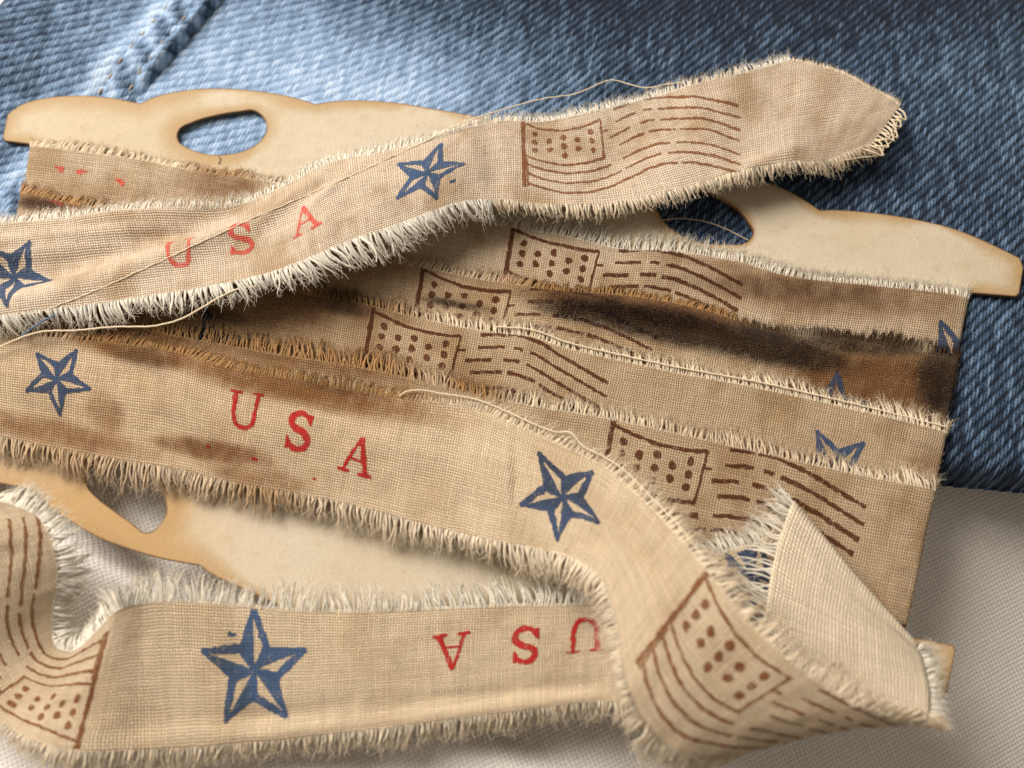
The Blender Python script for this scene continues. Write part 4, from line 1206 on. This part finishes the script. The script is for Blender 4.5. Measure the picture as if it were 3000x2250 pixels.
fringe(TAIL, 1, 2.4, seed=52, r0=0.22, lean=0.15, fuzz=3, lift=0.4, droop=0.7, mat=M_FIBW, u1=TAIL.find(1440, 592)[0], Lfun=lambda u, p: 1.0 + 0.35 * np.exp(-((p[:, 0] - 1000) / 200) ** 2))
fringe(TAIL, 1, 1.5, seed=53, r0=0.22, fuzz=2, lift=0.3, droop=0.5, mat=M_FIB, u0=TAIL.find(1440, 592)[0])
fringe(TAIL, -1, 0.5, seed=54, fuzz=2, lift=0.1, droop=0.1, mat=M_FIB, u0=U_CUT)
nap(TAIL, 3200, seed=55, len_=0.6)
# frayed end of the tip: loops of warp thread
tip = []
r = np.random.default_rng(4)
for k in range(11):
    f = k / 10
    a = P(2632 - 76 * f, 318 + 100 * f, 8.8)
    ov = P(2640 - 62 * f + r.uniform(-8, 14), 345 + 95 * f + r.uniform(-10, 22), 8.6)
    cpt = P(2618 - 74 * f + r.uniform(-14, 6), 345 + 92 * f + r.uniform(-6, 10), 8.9)
    tip.append((a, ov, cpt))
for k, (a, ov, cpt) in enumerate(tip):
    thread('tip_thread', [a, (a + ov) / 2 + np.array([0.25, 0.1, 0.25]), ov, (ov + cpt) / 2 + np.array([-.1, -.15, .2]), cpt], M_THREAD, 0.16, parent=tail_ob, n=26, seed=60 + k)
thread('tip_thread', zpts([(2520, 432, 8.9), (2560, 452, 8.6), (2590, 455, 8.3), (2570, 430, 8.5), (2600, 425, 8.4), (2622, 385, 8.6), (2628, 350, 8.8)]), M_THREAD, 0.12, parent=tail_ob)
thread('tip_thread', zpts([(2470, 470, 9.3), (2520, 462, 8.4), (2585, 450, 8.2), (2560, 440, 8.6), (2530, 425, 8.9)]), M_THREAD, 0.10, parent=tail_ob)
# pulled thread running over the loose end
pt = on(TAIL, [tuple(p) for p in smooth([(20, 938), (110, 915), (210, 880), (310, 838), (450, 775), (600, 705), (760, 632), (900, 572), (1040, 510), (1160, 455), (1240, 418)], 46)], 0.05)
pt += zpts([(1330, 372, 12.2), (1450, 328, 11.2), (1580, 292, 10.4), (1700, 270, 10.0), (1760, 244, 10.0), (1795, 234, 10.0), (1840, 246, 10.0), (1890, 258, 10.2), (1950, 247, 10.6), (2000, 242, 10.8)])
thread('pulled_thread', pt, M_THREAD, 0.105, parent=tail_ob, wig=0.06)
M_BLUETHREAD = mat_plain('thread_blue', (0.10, 0.17, 0.30))
th = thread('blue_thread', zpts([(62, 984, 10.6), (100, 958, 11.3), (130, 938, 11.5), (162, 922, 11.6)]), M_BLUETHREAD, 0.13)
tag(th, 'short blue thread at the frayed edge of the loose ribbon, far left', 'thread')
th = thread('cream_thread', zpts([(-80, 1060, 9.6), (0, 1016, 10.0), (60, 990, 10.6), (110, 974, 10.9), (220, 968, 10.9), (330, 958, 11.0), (470, 952, 11.2), (530, 935, 11.6), (590, 902, 12.2), (650, 868, 12.6), (700, 846, 12.6), (780, 836, 12.6)]), M_THREAD, 0.15)
tag(th, 'long cream thread along the lower frayed edge of the loose ribbon', 'thread')
th = thread('tan_thread', zpts([(1935, 646, 5.4), (1990, 640, 4.9), (2060, 648, 4.6), (2130, 672, 4.9), (2192, 704, 5.3)]), mat_fibre('thread_tan', (0.50, 0.38, 0.25), 0.1), 0.09)
tag(th, 'fine tan thread across the denim in the right oval cut-out', 'thread')
hair = thread('dark_hair', zpts([(641, 458, 5.12), (645, 466, 5.25), (643, 474, 5.2), (642, 481, 5.12)]), mat_plain('hair', (0.05, 0.03, 0.02)), 0.06)
tag(hair, 'tiny dark hair on the card below the left oval cut-out', 'hair')
print('widths tail', TAIL.width[::40].round(1), 'loop', LOOP.width[::40].round(1), 'UF', UF1, UF2, LOOP.u[-1])
